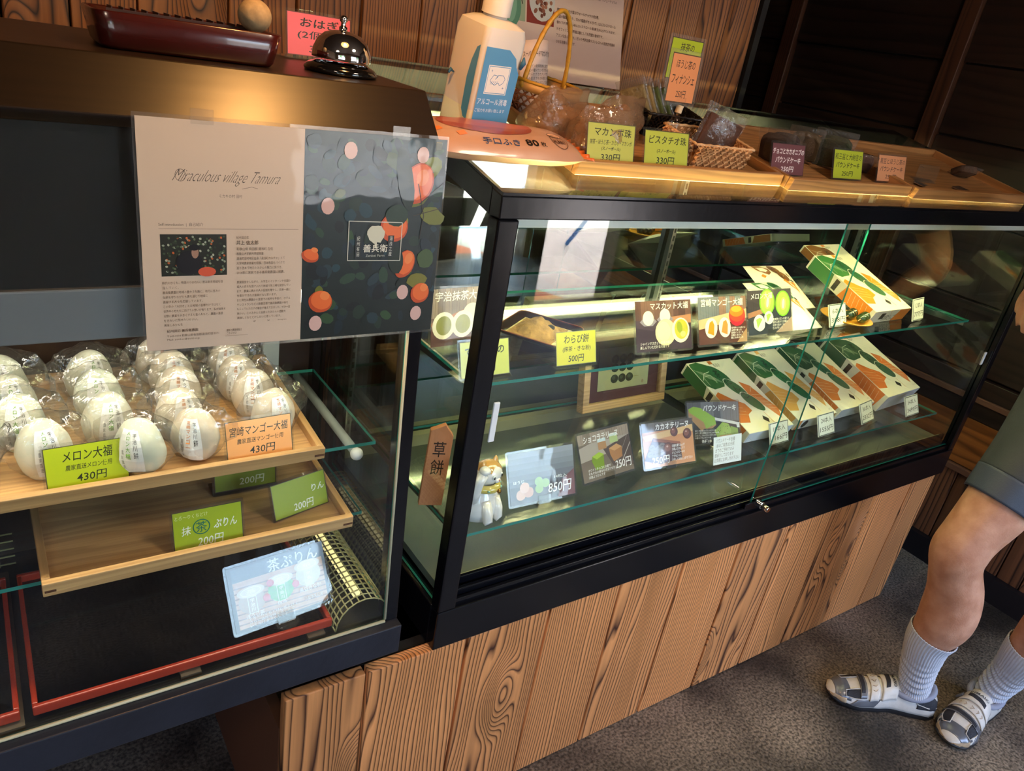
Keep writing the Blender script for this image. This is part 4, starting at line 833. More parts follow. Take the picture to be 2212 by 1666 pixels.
for sx in (-1, 1):
    build('ear', MB().rings([[(.004+sx*.0165+.0095*q*math.cos(2*PI*k/12), -.003+.0055*q*math.sin(2*PI*k/12), z) for k in range(12)] for q, z in ((1.05, .109), (.85, .115), (.5, .121), (.1, .125))]), TAN, hd, True)
    build('eye', MB().sphere((.004+sx*.0105, -.0258, .0975), .0044, 8, 10, (1, .45, 1)), mat('eye_white', 'dfe6e2', .1, coat=.8), hd, True)
    build('pupil', MB().sphere((.004+sx*.0105, -.0278, .0975), .0026, 6, 8, (1, .5, 1.2)), mat('eye_black', '101412', .1, coat=.8), hd, True)
    build('front_paw', MB().tube([(sx*.013, -.018, .046), (sx*.014, -.029, .028), (sx*.014, -.034, .010), (sx*.015, -.038, .0075)], [.012, .0112, .0095, .0080], 12), PORC, cat, True)
build('muzzle', MB().sphere((.004, -.0275, .0895), .0060, 8, 10, (1.25, .6, .8)), PORC, hd, True)
build('nose', MB().sphere((.004, -.0315, .0915), .0017, 6, 8), mat('pink_nose', 'd98f84', .2), hd, True)
build('raised_arm', MB().tube([(-.031, -.002, .052), (-.036, -.009, .074), (-.035, -.015, .096), (-.028, -.018, .110)], [.014, .0125, .0105, .0098], 12), PORC, cat, True)
build('raised_paw', MB().sphere((-.026, -.018, .116), .0105, 8, 12, (1.1, 1, .8)), PORC, cat, True)
build('tail', MB().tube([(.014, .036, .008), (.030, .034, .010), (.040, .020, .012)], [.007, .0065, .005], 10), PORC, cat, True)
cl_ = build('collar', MB().lathe([(.024, .0), (.0295, .001), (.031, .007), (.0275, .013), (.022, .014)], 26), mat('yellow_glaze_collar', 'd9c35a', .1, coat=.8), cat, True, loc=(.002, -.001, .065))
build('bell', MB().sphere((.003, -.0325, .0045), .0044, 8, 12), mat('gold_bell', 'b07a2a', .15, metal=1), cl_, True)
for a in (-125, -60, -30): build('dot', MB().sphere((.0305*math.cos(rad(a)), .0305*math.sin(rad(a)), .007), .003, 6, 8, (1, 1, .8)), mat('teal_dot', '7fae9a', .1, coat=.8), cl_, True)

# ---- tall orange wooden price board seen through the left side glass
wb = thing('wooden_price_board', 'pointed orange price board with a brush character beside the black corner post', 'sign', (.640, 1.010, LSZ), (0, 0, rad(-22)))
build('board', MB().prism([(-.022, 0), (.022, 0), (.026, .150), (.010, .172), (-.016, .160)], -.006, .006, 'y'), mat('orange_board', 'c98458', .6, var=.1), wb, bevel=.001)
A = Art(.044, .15); A.text('草\n餅', .3, .45, .85, .92, '3a2418', .01); A.build('lettering', INK, wb, Matrix(((1, 0, 0, -.022), (0, 0, -1, -.0062), (0, 1, 0, 0), (0, 0, 0, 1))))

# ================================================================== WRAPPED RICE CAKES
def mochi_proto(kind, col, ink, words_):
    r = thing('wrapped_rice_cake', 'x', 'rice cake', (0, 0, 0))
    def sh(d): return (1+.10*noise.noise(d*1.5+Vector((kind, 2, 1))))*(1-.15*max(0, d.z)-.05*d.z)*(1.05 if d.z < 0 else 1)
    build('rice_cake', MB().sphere((0, 0, .0425), .040, 16, 22, (.79, .68, 1.12), sh), mat('mochi_%s' % col, col, .55, bump=.25, bscale=28, sss=.15), r, True)
    def lab(x, y):   # label curving over the cake
        th = (y-.5)*1.5+.12; ph = -PI/2+(x-.5)*.95; d = Vector((math.cos(ph)*math.cos(th), math.sin(ph)*math.cos(th), math.sin(th))); q = .0415*sh(d)
        return (d.x*q*.79*1.02, d.y*q*.68*1.02, .0425+d.z*q*1.13)
    A = Art(1, 1); n = 7
    for i in range(n):
        for j in range(n): A.poly([(i/n, j/n), ((i+1)/n, j/n), ((i+1)/n, (j+1)/n), (i/n, (j+1)/n)], 'f2f1ec', up=False)
    A.dz = .003; A.up(); A.text('\n'.join('宇治川餅'), .66, .36, .84, .90, '3a3a3a', 0, 0, 0, 1); A.text('\n'.join(words_), .34, .34, .54, .94, ink, .01, 0, 0, 1); A.text('\n'.join('農家直送'), .14, .12, .24, .5, '6a6a6a', 0, 0, 0, 1)
    def wp(v):
        p = Vector(lab(v[0], v[1])); c = Vector((0, 0, .041)); dd = (p-c).normalized(); return p+dd*(v[2]*.12+.0002)
    A.build('paper_label', INK, r, None, wp)
    def film(d):
        rr = .0475+.004*noise.noise(d*4+Vector((kind*3, 0, 0))); wing = max(0, abs(d.x)-.55)**1.2*.055*(1 if d.z > -.2 else .4)*(1+.5*noise.noise(d*9+Vector((kind, 0, 0)))); return rr+wing
    mb = MB(); nu, nv = 20, 30; rs = []
    for i in range(nu+1):
        th = PI*i/nu; row = []
        for k in range(nv):
            d = Vector((math.sin(th)*math.cos(2*PI*k/nv), math.sin(th)*math.sin(2*PI*k/nv), math.cos(th))); q = film(d)
            fl = 1-.72*min(1, max(0, abs(d.x)-.6)*2.5)
            z = .043+d.z*q*1.04*(1 if d.z > 0 else .93); z += .016*max(0, abs(d.x)-.6); row.append((d.x*q*.84, d.y*q*.70*fl, max(z, .0006)))
        rs.append(row)
    mb.rings(rs[::-1]); build('clear_wrap', mb, FILM, r, 'auto'); return r
pm = mochi_proto(1, 'd9d6bf', '6aa82e', 'メロン大福'); pg = mochi_proto(2, 'dbcdb6', 'e0853a', '宮崎マンゴー'); pm2 = mochi_proto(3, 'd6d8c2', '6aa82e', 'メロン大福')
mel = [(.040, .992, 8, 'front melon rice cake, its label facing down behind the lime card'), (.150, .966, -34, 'melon rice cake turned sideways between the lime and the orange card'),
       (-.045, .995, 15, 'melon rice cake cut off by the left edge of the picture'), (.016, 1.056, -6, 'melon rice cake just behind the front left one'), (.010, 1.108, 10, 'third melon rice cake of the leftmost column'),
       (.006, 1.165, -8, 'rearmost melon rice cake of the leftmost column'), (.116, 1.040, 4, 'melon rice cake with a tall full label, behind the sideways one'), (.118, 1.103, -5, 'third melon rice cake of the second column'),
       (.108, 1.165, 10, 'rearmost melon rice cake of the second column'), (-.060, 1.062, 20, 'second melon rice cake at the left picture edge'), (-.066, 1.13, -15, 'rear melon rice cake at the left picture edge')]
man = [(.222, .978, -28, 'front mango rice cake left of the orange card, label turned right'), (.338, 1.000, 12, 'mango rice cake right behind the orange card'), (.206, 1.030, 8, 'second mango rice cake of the third column'),
       (.220, 1.090, -6, 'third mango rice cake of the third column'), (.222, 1.145, 6, 'fourth mango rice cake of the third column'), (.214, 1.195, 16, 'rearmost mango rice cake of the third column'),
       (.326, 1.060, -14, 'second mango rice cake of the right column'), (.316, 1.112, -20, 'third mango rice cake of the right column'), (.312, 1.160, -22, 'fourth mango rice cake of the right column'), (.326, 1.204, -10, 'rearmost mango rice cake of the right column')]
def tz(y): return .900+(y-.9285)*.08+.0052
for i, (x, y, a, lb) in enumerate(mel):
    src = pm if i % 2 == 0 else pm2; rt = (TA+rad(random.uniform(-7, 3)), rad(random.uniform(-5, 5)), rad(a))
    if i < 2: src.location = (x, y, tz(y)); src.rotation_euler = rt; src['label'] = lb; src['group'] = 'melon rice cakes'
    else: dup(src, (x, y, tz(y)), rt, lb, 'melon rice cakes')
for i, (x, y, a, lb) in enumerate(man):
    rt = (TA+rad(random.uniform(-7, 3)), rad(random.uniform(-5, 5)), rad(a))
    if i == 0: pg.location = (x, y, tz(y)); pg.rotation_euler = rt; pg['label'] = lb; pg['group'] = 'mango rice cakes'
    else: dup(pg, (x, y, tz(y)), rt, lb, 'mango rice cakes')

# ================================================================== POSTER ON THE LEFT SHOWCASE
ps = thing('poster', 'laminated two page poster, farm text left and orange grove photo right', 'poster', (.3335, Ly(1.12)-.0045, 1.120), (-math.atan(.0594)*1, 0, 0))
pw_, ph_ = .374, .262; PM = Matrix(((1, 0, 0, -pw_/2), (0, 0, -1, 0), (0, 1, 0, 0), (0, 0, 0, 1)))
build('laminate', MB().box(-pw_/2-.003, pw_/2+.003, .0008, .0018, -.004, ph_+.004), SLEEVE, ps)
A = Art(pw_*.487, ph_); A.dz = .000008; A.rect(0, 0, 1, 1, 'c9b8a4'); A.text('Miraculous village Tamura', .20, .735, .84, .800, '4a423c', -.016, .6); A.ring(.235, .775, .03, .025, .0005, '4a423c'); A.line([(.60, .725), (.66, .735), (.70, .728)], .0004, '4a423c'); A.text('ミカキの村 田村', .46, .685, .60, .70, '5a524a', 0)
A.text('Self introduction  |  自己紹介', .10, .558, .36, .575, '4a423c', 0); A.line([(.10, .548), (.97, .548)], .0004, '7a6e62')
A.rect(.105, .34, .50, .525, '23271f'); rnd = random.Random(9)
for k in range(170): A.ell(rnd.uniform(.12, .485), rnd.uniform(.35, .515), .007, .006, rnd.choice(['3e5138', '8d9a84', '2c3828', 'b8602e', '5b6b50', 'a8b09c']), rnd.uniform(0, 90), 6, 0)
A.ell(.27, .40, .08, .055, '17171c', 0, 14); A.ell(.305, .445, .022, .026, '9a7a68', 0, 12); A.ell(.30, .468, .034, .014, '15151a', 0, 12); A.ell(.375, .358, .055, .022, 'c9563a', 0, 14)
A.text('紀州田辺生', .56, .505, .64, .518, '4a423c', 0); A.text('井上 信太郎', .56, .478, .70, .498, '3a332e', .01)
T1 = ['和歌山県 有田郡 湯浅町 在住', '和歌山大学観光学部卒業', '湯浅町田村地区出身「湯浅町カルチャ」とて', '大学時農家修業を経験、日本各国をバイクで', '巡り改めて地元のみかんの魅力に気づき、', '2014年に実家である善兵衛農園に就農。']
for k, t_ in enumerate(T1): A.text(t_, .56, .452-.022*k, .56+.022*len(t_)*.72, .466-.022*k, '5a5048', 0, 0, 0, 1)
T2 = ['農業経営をしながら、大学生のインターンや全国か', '域人の方々を受け入れて地域で学ぶ場を提供してい', 'ます。農業に携わる人の役割を増やし、将来一緒に', '仕事ができれば最高だなと思います。', 'また現在は農園から直営での販売を手掛け、ホテル', 'やレストランなどの飲食店様で善兵衛農園の味を', 'もらっていただける機会が増えてきました。ぜひ一度', '味わい、このみかんと出会ったみかんの感動を', '美味しくおとどけしたいと思っています。']
T3 = ['時代のかくも、物語のつかない、恵みある地域を目', '指していく。', '善兵衛農園は地域の豊かさを胸に、地元に住みの', '伝統を守りながらも農を通じて地域に', '貢献する方々を応援しています。', 'この中の「大好き」とお地域の皆様だけではなく', '世界中の方たちに向けての想いが有ります。私が出来る', '分野に農業を大きくすると皆の人もと、農園の風景', 'をきれいに残せたいらいい。', '美味しみかんを']
for k, t_ in enumerate(T2): A.text(t_, .56, .298-.0215*k, .56+.36*min(1, len(t_)/23), .311-.0215*k, '5a5048', 0, 0, 0, 1)
for k, t_ in enumerate(T3): A.text(t_, .105, .305-.0215*k, .105+.38*min(1, len(t_)/24), .318-.0215*k, '5a5048', 0, 0, 0, 1)
A.text('紀州田辺 善兵衛農園', .12, .082, .31, .096, '4a423c', .01, 0, 0, 1); A.text('〒643-0004 和歌山県有田郡湯浅町田 2071', .12, .06, .44, .072, '5a5048', 0, 0, 0, 1); A.text('Mail: zenbei@zenbei.jp', .12, .042, .32, .054, '5a5048', 0, 0, 0, 1)
A.text('最新の農園情報は\nこちらから！', .49, .055, .59, .082, '5a5048', 0, 0, 0, 1); A.line([(.48, .048), (.63, .048)], .0003, '7a6e62')
for k, t_ in enumerate(('HP', 'X', 'Instagram')): A.text(t_, .665+.095*k-.01*(k > 1)*2, .108, .685+.095*k+.02*(k > 1), .116, '5a5048', 0, 0, 0, 1)
A.build('text_page', print_mat('satin_laminated_print', .35, .55, bump=.25), ps, PM)
A = Art(pw_*.513, ph_); A.dz = .000006; A.grad(0, 0, 1, 1, '141f1c', '1c2c2e', 8); rnd = random.Random(21)
for k in range(150):
    x, y = rnd.uniform(0, 1), rnd.uniform(0, 1); A.ell(min(.95, max(.05, x)), min(.95, max(.05, y)), rnd.uniform(.02, .05), rnd.uniform(.015, .05), rnd.choice(['1d3026', '26402f', '16262e', '1c3a44', '13201c', '2d4a2c', '20343c', '10181a']), rnd.uniform(0, 180), 10, .1, k)
for x, y, rx, ry, c_, ro in ((.80, .72, .10, .05, '5a6420', 40), (.88, .86, .09, .05, '6f7a24', 30), (.93, .62, .06, .07, '646c20', 70), (.68, .60, .07, .035, '7a8028', -20), (.90, .40, .07, .05, '39502c', 30), (.24, .72, .04, .02, '4c5a20', 20), (.62, .88, .05, .06, '34481e', 60), (.72, .36, .10, .03, '2f4a2c', -40), (.85, .28, .08, .04, '6f6f28', 10), (.12, .24, .03, .03, '5c6820', 0)):
    A.ell(x, y, rx, ry, c_, ro, 12, .12, int(x*90))
for x, y, rx, ry in ((.80, .78, .115, .105), (.64, .56, .105, .075), (.74, .37, .075, .075), (.13, .19, .085, .055), (.88, .21, .075, .055), (.05, .42, .06, .03)):
    A.ell(x, y, rx, ry, 'b5481c', -20, 20, .03, 2); A.ell(x+.008, y+.008, rx*.86, ry*.86, 'd9682c', -20, 20, .03, 3); A.ell(x+.03, y+.03, rx*.4, ry*.4, 'e08040', -20, 14)
A.ell(.70, .80, .06, .16, '16281e', 12, 16, .05); A.ell(.655, .62, .085, .055, '1c3424', 0, 14, .05); A.ell(.67, .39, .06, .07, '14261c', 10, 14, .05)
for x, y in ((.82, .92), (.16, .66), (.74, .22), (.86, .10), (.30, .92), (.10, .08)): A.ell(x, y, .045, .04, 'c9a8a0', 0, 14)
A.line([(.82, .68), (1, .79)], .0012, '2a2218'); A.line([(.78, .62), (.99, .66)], .0009, '3a3020'); A.line([(.84, .50), (.86, .62), (.80, .78)], .0012, '2a2218')
L_ = [(.31, .395), (.70, .39), (.70, .585), (.31, .59), (.31, .395)]; A.line(L_, .0011, 'bfc4b8'); A.rect(.36, .41, .405, .52, '20282a'); A.rect(.60, .41, .645, .52, '20282a')
A.ell(.51, .525, .065, .045, 'c4c8b4', 0, 18, .12, 6); A.rect(.502, .455, .518, .50, 'c4c8b4'); A.text('善兵衛', .42, .435, .60, .475, 'dfe2d4', .02); A.text('Zenbei Farm', .44, .412, .58, .424, 'b9beb0', 0)
A.text('\n'.join('紀州有田'), .372, .415, .394, .515, 'c9ccc0', 0, 0, 0, 1); A.text('\n'.join('湯浅之産'), .611, .415, .634, .515, 'c9ccc0', 0, 0, 0, 1)
A.build('photo_page', INKP, ps, PM @ Matrix.Translation((pw_*.487, 0, .0002)))
for x in (-.12, .12): build('tape', MB().box(x-.012, x+.012, -.0006, .0006, ph_-.004, ph_+.012), SLEEVE, ps)

# ================================================================== ON TOP OF THE LONG SHOWCASE
S12, C12 = math.sin(A12), math.cos(A12)
def on(x, y, lift=0.0): return (x, y-lift*S12, topz(y)+.0002+lift*C12)     # a point on (or above) the sloping glass
def wood_tray2(label, x0, x1, y0, d=.298, h=.024):
    r = thing('wooden_display_tray', label, 'tray', on(x0, y0), (A12, 0, 0)); w = x1-x0; t = .011
    build('tray_floor', MB().box(t, w-t, t, d-t, .001, .006), TRAYW, r)
    build('tray_rim', MB().prism([(0, 0), (w, 0), (w-.004, h), (.004, h)], 0, t, 'y'), TRAYW, r, bevel=.0015)
    build('tray_rim', MB().prism([(0, 0), (w, 0), (w, h), (0, h)], d-t, d, 'y'), TRAYW, r, bevel=.0015)
    for a in ((0, t), (w-t, w)): build('tray_rim', MB().box(a[0], a[1], t, d-t, 0, h), TRAYY, r, bevel=.0015)
    return r
wood_tray2('honey brown wooden tray at the left on the sloping glass top', .771, 1.283, .932)
wood_tray2('middle honey brown wooden tray on the glass top, holding sliced cakes', 1.287, 1.722, .915)
wood_tray2('right honey brown wooden tray on the glass top, nearly empty', 1.726, 2.29, .905)
# hand sanitiser bottle
bt = thing('sanitizer_bottle', 'tall white plastic sanitizer bottle with a peeling blue label behind the wipes', 'bottle', on(.660, 1.072), (A12*.75, rad(-1), rad(6)))
def sqr(hw, hd, r, z):
    pts = []
    for cx, cy, a0 in ((1, -1, -90), (1, 1, 0), (-1, 1, 90), (-1, -1, 180)):
        for k in range(5): pts.append((cx*(hw-r)+r*math.cos(rad(a0+k*22.5)), cy*(hd-r)+r*math.sin(rad(a0+k*22.5)), z))
    return pts
MILK = mat('milky_plastic', 'cfc9c2', .35, sss=.2, spec=.5)
mb = MB(); mb.rings([sqr(.036, .036, .008, 0), sqr(.0395, .0395, .009, .004), sqr(.0395, .0395, .009, .150), sqr(.037, .037, .011, .163), sqr(.028, .028, .014, .169), sqr(.018, .018, .0175, .172)]); build('bottle_body', mb, MILK, bt, 'auto')
build('liquid_line', (lambda m: (m.rings([sqr(.0397, .0397, .009, .0015), sqr(.0397, .0397, .009, .046)], cap=False), m)[1])(MB()), mat('pale_liquid', 'd9d6b9', .3, sss=.2), bt, 'auto')
build('neck', MB().lathe([(.018, .171), (.018, .177), (.015, .178)], 28), MILK, bt, True)
build('cap', MB().lathe([(.0001, .176), (.0215, .176), (.0215, .206), (.0205, .208), (.0001, .208)], 32), mat('white_cap', 'd8d2cc', .4), bt, 'auto')
A = Art(.070, .122)
A.poly([(0, 1.0), (.62, .99), (.84, .90), (.90, .80), (1.0, .72), (.98, .10), (.86, 0), (.16, 0), (0, .12)], '4a90bf')
A.rect(.16, .46, .76, .80, 'e9e2da'); A.rect(.18, .47, .74, .79, '4a90bf'); A.rect(.19, .478, .73, .782, 'e9e2da')
A.line([(.26, .62), (.34, .69), (.46, .68), (.40, .64), (.46, .69), (.60, .69), (.66, .65), (.62, .60), (.54, .57), (.50, .60), (.40, .57), (.30, .60), (.26, .62)], .0008, '3a78a8')
for k in range(4): A.line([(.28+.05*k, .575), (.33+.05*k, .62)], .0006, '3a78a8')
A.text('+', .25, .72, .29, .75, '3a78a8', 0); A.text('+', .62, .53, .67, .555, '3a78a8', 0)
A.text('アルコール消毒', .04, .33, .86, .41, 'dfe6ea', .02); A.text('ご協力をお願い致します', .02, .24, .84, .285, 'dfe6ea', 0)
A.build('label', print_mat('satin_label', .4, .2), bt, Matrix(((1, 0, 0, -.0345), (0, 0, -1, -.0401), (0, 1, 0, .016), (0, 0, 0, 1))))
A = Art(.018, .122); A.poly([(.1, .22), (.5, .14), (1, .12), (1, 1), (.6, .96), (.2, .80), (0, .6)], '4a90bf')
A.build('label_wrap', print_mat('satin_label', .4, .2), bt, Matrix(((0, 0, -1, -.0401), (-1, 0, 0, -.0140), (0, 1, 0, .016), (0, 0, 0, 1))))
build('label_curl', MB().tube([(.034, -.042, .112), (.0365, -.044, .122), (.037, -.042, .130)], [.002, .004, .001], 8), mat('label_curl_blue', '2d6186', .5), bt, True)
build('rear_label_edge', MB().tube([(-.0405, .018, .085), (-.046, .020, .088), (-.050, .018, .084)], [.001, .003, .002], 8), mat('label_curl_blue', '2d6186', .5), bt, True)
# pack of wipes
wp_ = thing('wet_wipes_pack', 'peach coloured pillow pack of 80 wet wipes with a dusty red oval', 'pack', on(.650, .985, .002), (A12, 0, rad(-4)))
PL, PW, PH = .140, .058, .040
def pil(u, v, top=1):
    x = (u*2-1); y = (v*2-1); a = max(0, 1-abs(x)**5)**.55; b = max(0, 1-abs(y)**3)**.6; w_ = PW*(1-.22*abs(x)**4)
    z = PH*(.5+.5*top*a*b)+.0012*noise.noise(Vector((x*5, y*4, top)))*a
    return (x*PL, y*w_, z)
mb = MB(); mb.grid(lambda u, v: pil(u, v), 30, 14); mb.grid(lambda u, v: pil(u, 1-v, -1), 30, 14); build('pack_body', mb, mat('peach_film', 'b88e76', .3, coat=.5, bump=.3, bscale=18), wp_, True)
def crimp(u, v): return (PL*.98+u*.018, (v*2-1)*.036*(1+.25*u), PH*.5+.0035*math.sin(v*38)*u)
build('crimped_end', MB().grid(crimp, 6, 50), mat('orange_film', 'd9692c', .3, coat=.5), wp_, True, solid=.0008)
A = Art(2*PL, 2*PW); nx = 26
for i in range(nx):   # dusty red oval with a resealable lid, laid on the film
    for j in range(6):
        x0_, x1_ = .16+.56*i/nx, .16+.56*(i+1)/nx
        def yy(x, q): h_ = .31*math.sqrt(max(0, 1-((x-.44)/.285)**2)); return .62+h_*(q*2-1)
        A.poly([(x0_, yy(x0_, j/6)), (x1_, yy(x1_, j/6)), (x1_, yy(x1_, (j+1)/6)), (x0_, yy(x0_, (j+1)/6))], 'a8503f' if 1 < j < 5 else '8f3d33', up=False)
for x, y in ((.10, .30), (.22, .20)): A.poly([(x, y), (x+.05, y+.05), (x+.04, y+.13), (x-.01, y+.08)], 'e07a3c')
A.up(); A.up(); A.up()
A.text('手口ふき', .34, .10, .56, .21, '2f4a78', .02, .1); A.text('80', .60, .12, .68, .24, '1e1a18', .05); A.text('枚', .695, .13, .73, .22, '1e1a18', .02)
A.ring(.84, .30, .052, .17, .0011, '3a2018', 26); A.ell(.84, .47, .045, .05, 'e7b28e'); A.ring(.84, .47, .045, .05, .0011, '3a2018'); A.line([(.80, .45), (.81, .38), (.825, .42), (.84, .36), (.86, .42), (.88, .38)], .001, '3a2018')
A.text('HUNNY', .80, .22, .88, .32, '3a2018', .03)
def wrapp(v):
    u = v[0]/(2*PL); w_ = v[1]/(2*PW); p = pil(u, w_); return (p[0], p[1], p[2]+.0006+v[2]*1.5)
A.build('printed_film', print_mat('printed_film_gloss', .3, .5), wp_, None, wrapp)
# tiny rabbit figure
rb = thing('rabbit_figurine', 'tiny tan rabbit figurine peeking over the wipes beside the bottle', 'figurine', on(.757, 1.070), (0, 0, rad(-30)))
TR = mat('tan_rabbit', 'b08a62', .5)
build('body', MB().sphere((0, 0, .010), .010, 10, 14, (1.2, .85, 1)), TR, rb, True); build('head', MB().sphere((.008, 0, .023), .0065, 8, 12, (1.15, .9, 1)), TR, rb, True)
for s_ in (-1, 1): build('ear', MB().tube([(.006, s_*.003, .027), (.002, s_*.004, .036), (.003, s_*.004, .042)], [.0022, .0026, .0008], 8), TR, rb, True)
build('eye', MB().sphere((.0125, -.0042, .0245), .0012, 6, 8), mat('eye_black', '101412', .1, coat=.8), rb, True)
# handled bamboo basket with a brochure in it
hb = thing('handled_basket', 'small round bamboo basket with a tall wrapped handle at the back left of the tray', 'basket', on(.843, 1.158, .0065), (A12*.6, 0, rad(20)))
CANE = mat('reddish_cane', '9a5f3c', .5, var=.25, vscale=60); BAM = mat('split_bamboo', 'c99a5e', .4, var=.15, vscale=40); YB_ = mat('yellow_cane_binding', 'b98a2a', .4, var=.2, vscale=120)
mb = MB()
def bk(a, z): r_ = .047+.017*(z/.050)**.7; return (r_*math.cos(a), r_*math.sin(a), z)
for k in range(26):
    for sg in (1, -1):
        a0 = k*2*PI/26; mb.tube([bk(a0+sg*.75*t/6, .004+.046*t/6) for t in range(7)], .0023, 5, flat=(1.0, .45))
for z in (.006, .022, .038): mb.tube([bk(2*PI*k/40, z) for k in range(41)], .0016, 5)
o = build('woven_side', mb, CANE, hb, True); o['kind'] = 'stuff'
build('basket_bottom', MB().lathe([(.0001, .001), (.046, .001), (.048, .005), (.0001, .005)], 28), CANE, hb, True)
build('rim_band', MB().lathe([(.0645, .046), (.0675, .046), (.0685, .060), (.0655, .060)], 40), BAM, hb, True)
mb = MB(); mb.tube([(.0672*math.cos(2*PI*k/60), .0672*math.sin(2*PI*k/60), .0615+.0006*(k % 2)) for k in range(61)], .0028, 7); build('bound_rim', mb, YB_, hb, True)
mb = MB(); hpath = [(.064*math.cos(PI*t/24)*(1-.22*math.sin(PI*t/24)), 0, .045+.132*math.sin(PI*t/24)**.8) for t in range(25)]; mb.tube(hpath, [.0036+.0007*(i % 2) for i in range(25)], 8); build('handle', mb, YB_, hb, True)
for s_ in (-1, 1): build('handle_tie', MB().sphere((s_*.0655, 0, .055), .0058, 6, 8, (1, 1.1, 1.3)), YB_, hb, True)
br_ = thing('brochure', 'curled brochure with a nut photo standing in the handled basket', 'paper', on(.843, 1.158, .0125), (A12*.6-rad(6), rad(-4), rad(14)))
def curl(u, v): a = rad(-150+120*u); return (.043*math.cos(a), .030+.043*math.sin(a)*.9+.018*v, .115*v+.006*math.sin(u*PI)*v)
build('sheet', MB().grid(curl, 24, 8), mat('brochure_paper', 'c3b0a8', .6), br_, True, solid=.0006)
A = Art(1, 1); n = 16
for i in range(n):
    A.poly([(.48+.46*i/n, .02), (.48+.46*(i+1)/n, .02), (.48+.46*(i+1)/n, .36), (.48+.46*i/n, .36)], '6a3a28', up=False)
A.up(); A.ell(.70, .20, .18, .13, 'cfc6bc', 0, 26); A.ell(.70, .19, .13, .09, '8a5a40', 0, 22, .1); A.text('スーパーフード"マカンボ"ってご存知', .08, .78, .97, .86, '2a2422', .01)
A.text('アマゾン熱帯雨林に自生する\n果実の種マカンボは地元の人たちに\n食べられてきたナッツです。\nそのままでもお料理にもお使い頂け\nスーパーフードとして注目です', .14, .42, .95, .68, '4a4240', 0, 0, 0, 1)
A.build('print', INK, br_, None, lambda v: (lambda p: (p[0]*1.012, p[1]-.0012-v[2]*.5, p[2]))(curl(v[0], v[1])))
# bags of brown cookies
def cookie_bag(label, x, y, yaw, n, sc_, seed, col):
    r = thing('cookie_bag', label, 'bag', on(x, y, .0075), (A12, 0, rad(yaw)), 'bags of round cookies'); rnd = random.Random(seed)
    for k in range(n+7):
        q = (rnd.uniform(-.034, .034)*sc_, rnd.uniform(-.023, .020)*sc_, (.012+.013*(k//5))*sc_)
        build('cookie', MB().sphere(q, .0118*sc_, 8, 12, (1, 1, .85), lambda d: 1+.5*noise.noise(d*2.8+Vector((k+seed, 0, 0)))), mat('cookie_'+col, col, .8, bump=.6, bscale=90, var=.25, vscale=40), r, True)
    rs = []
    for i in range(15):
        t = i/14; row = []
        z = .078*sc_*t; wx = (.056-.010*t)*sc_; wy = (.040*(1-t**2.2)+.0015)*sc_
        for k in range(28):
            a = 2*PI*k/28; c_ = 1+.16*noise.noise(Vector((math.cos(a)*2+seed, math.sin(a)*2, t*4)))
            rs_ = (wx*abs(math.cos(a))**.8*(1 if math.cos(a) > 0 else -1)*c_, wy*abs(math.sin(a))**.8*(1 if math.sin(a) > 0 else -1)*c_-.012*sc_*t*t, z+.006*noise.noise(Vector((a*2, t*3, seed))))
            row.append(rs_)
        rs.append(row)
    mb = MB(); mb.rings(rs, cap=False); build('clear_bag', mb, clear('warm_clear_film', (.93, .90, .86), .06, rough=.1, mixw=.42, white=(.55, .36, .22), bump=1.0, bscale=30), r, 'auto'); return r
cookie_bag('tall clear bag of pale brown cookies just right of the handled basket', .806, 1.062, 12, 9, 1.12, 3, '8e6238')
cookie_bag('clear bag of cookies lying in front behind the macambo price card', .858, 1.002, -8, 9, 1.05, 8, '7d522c')
cookie_bag('clear bag of cookies at the back, right of the tall cookie bag', .972, 1.095, 10, 9, 1.0, 13, '94663c')
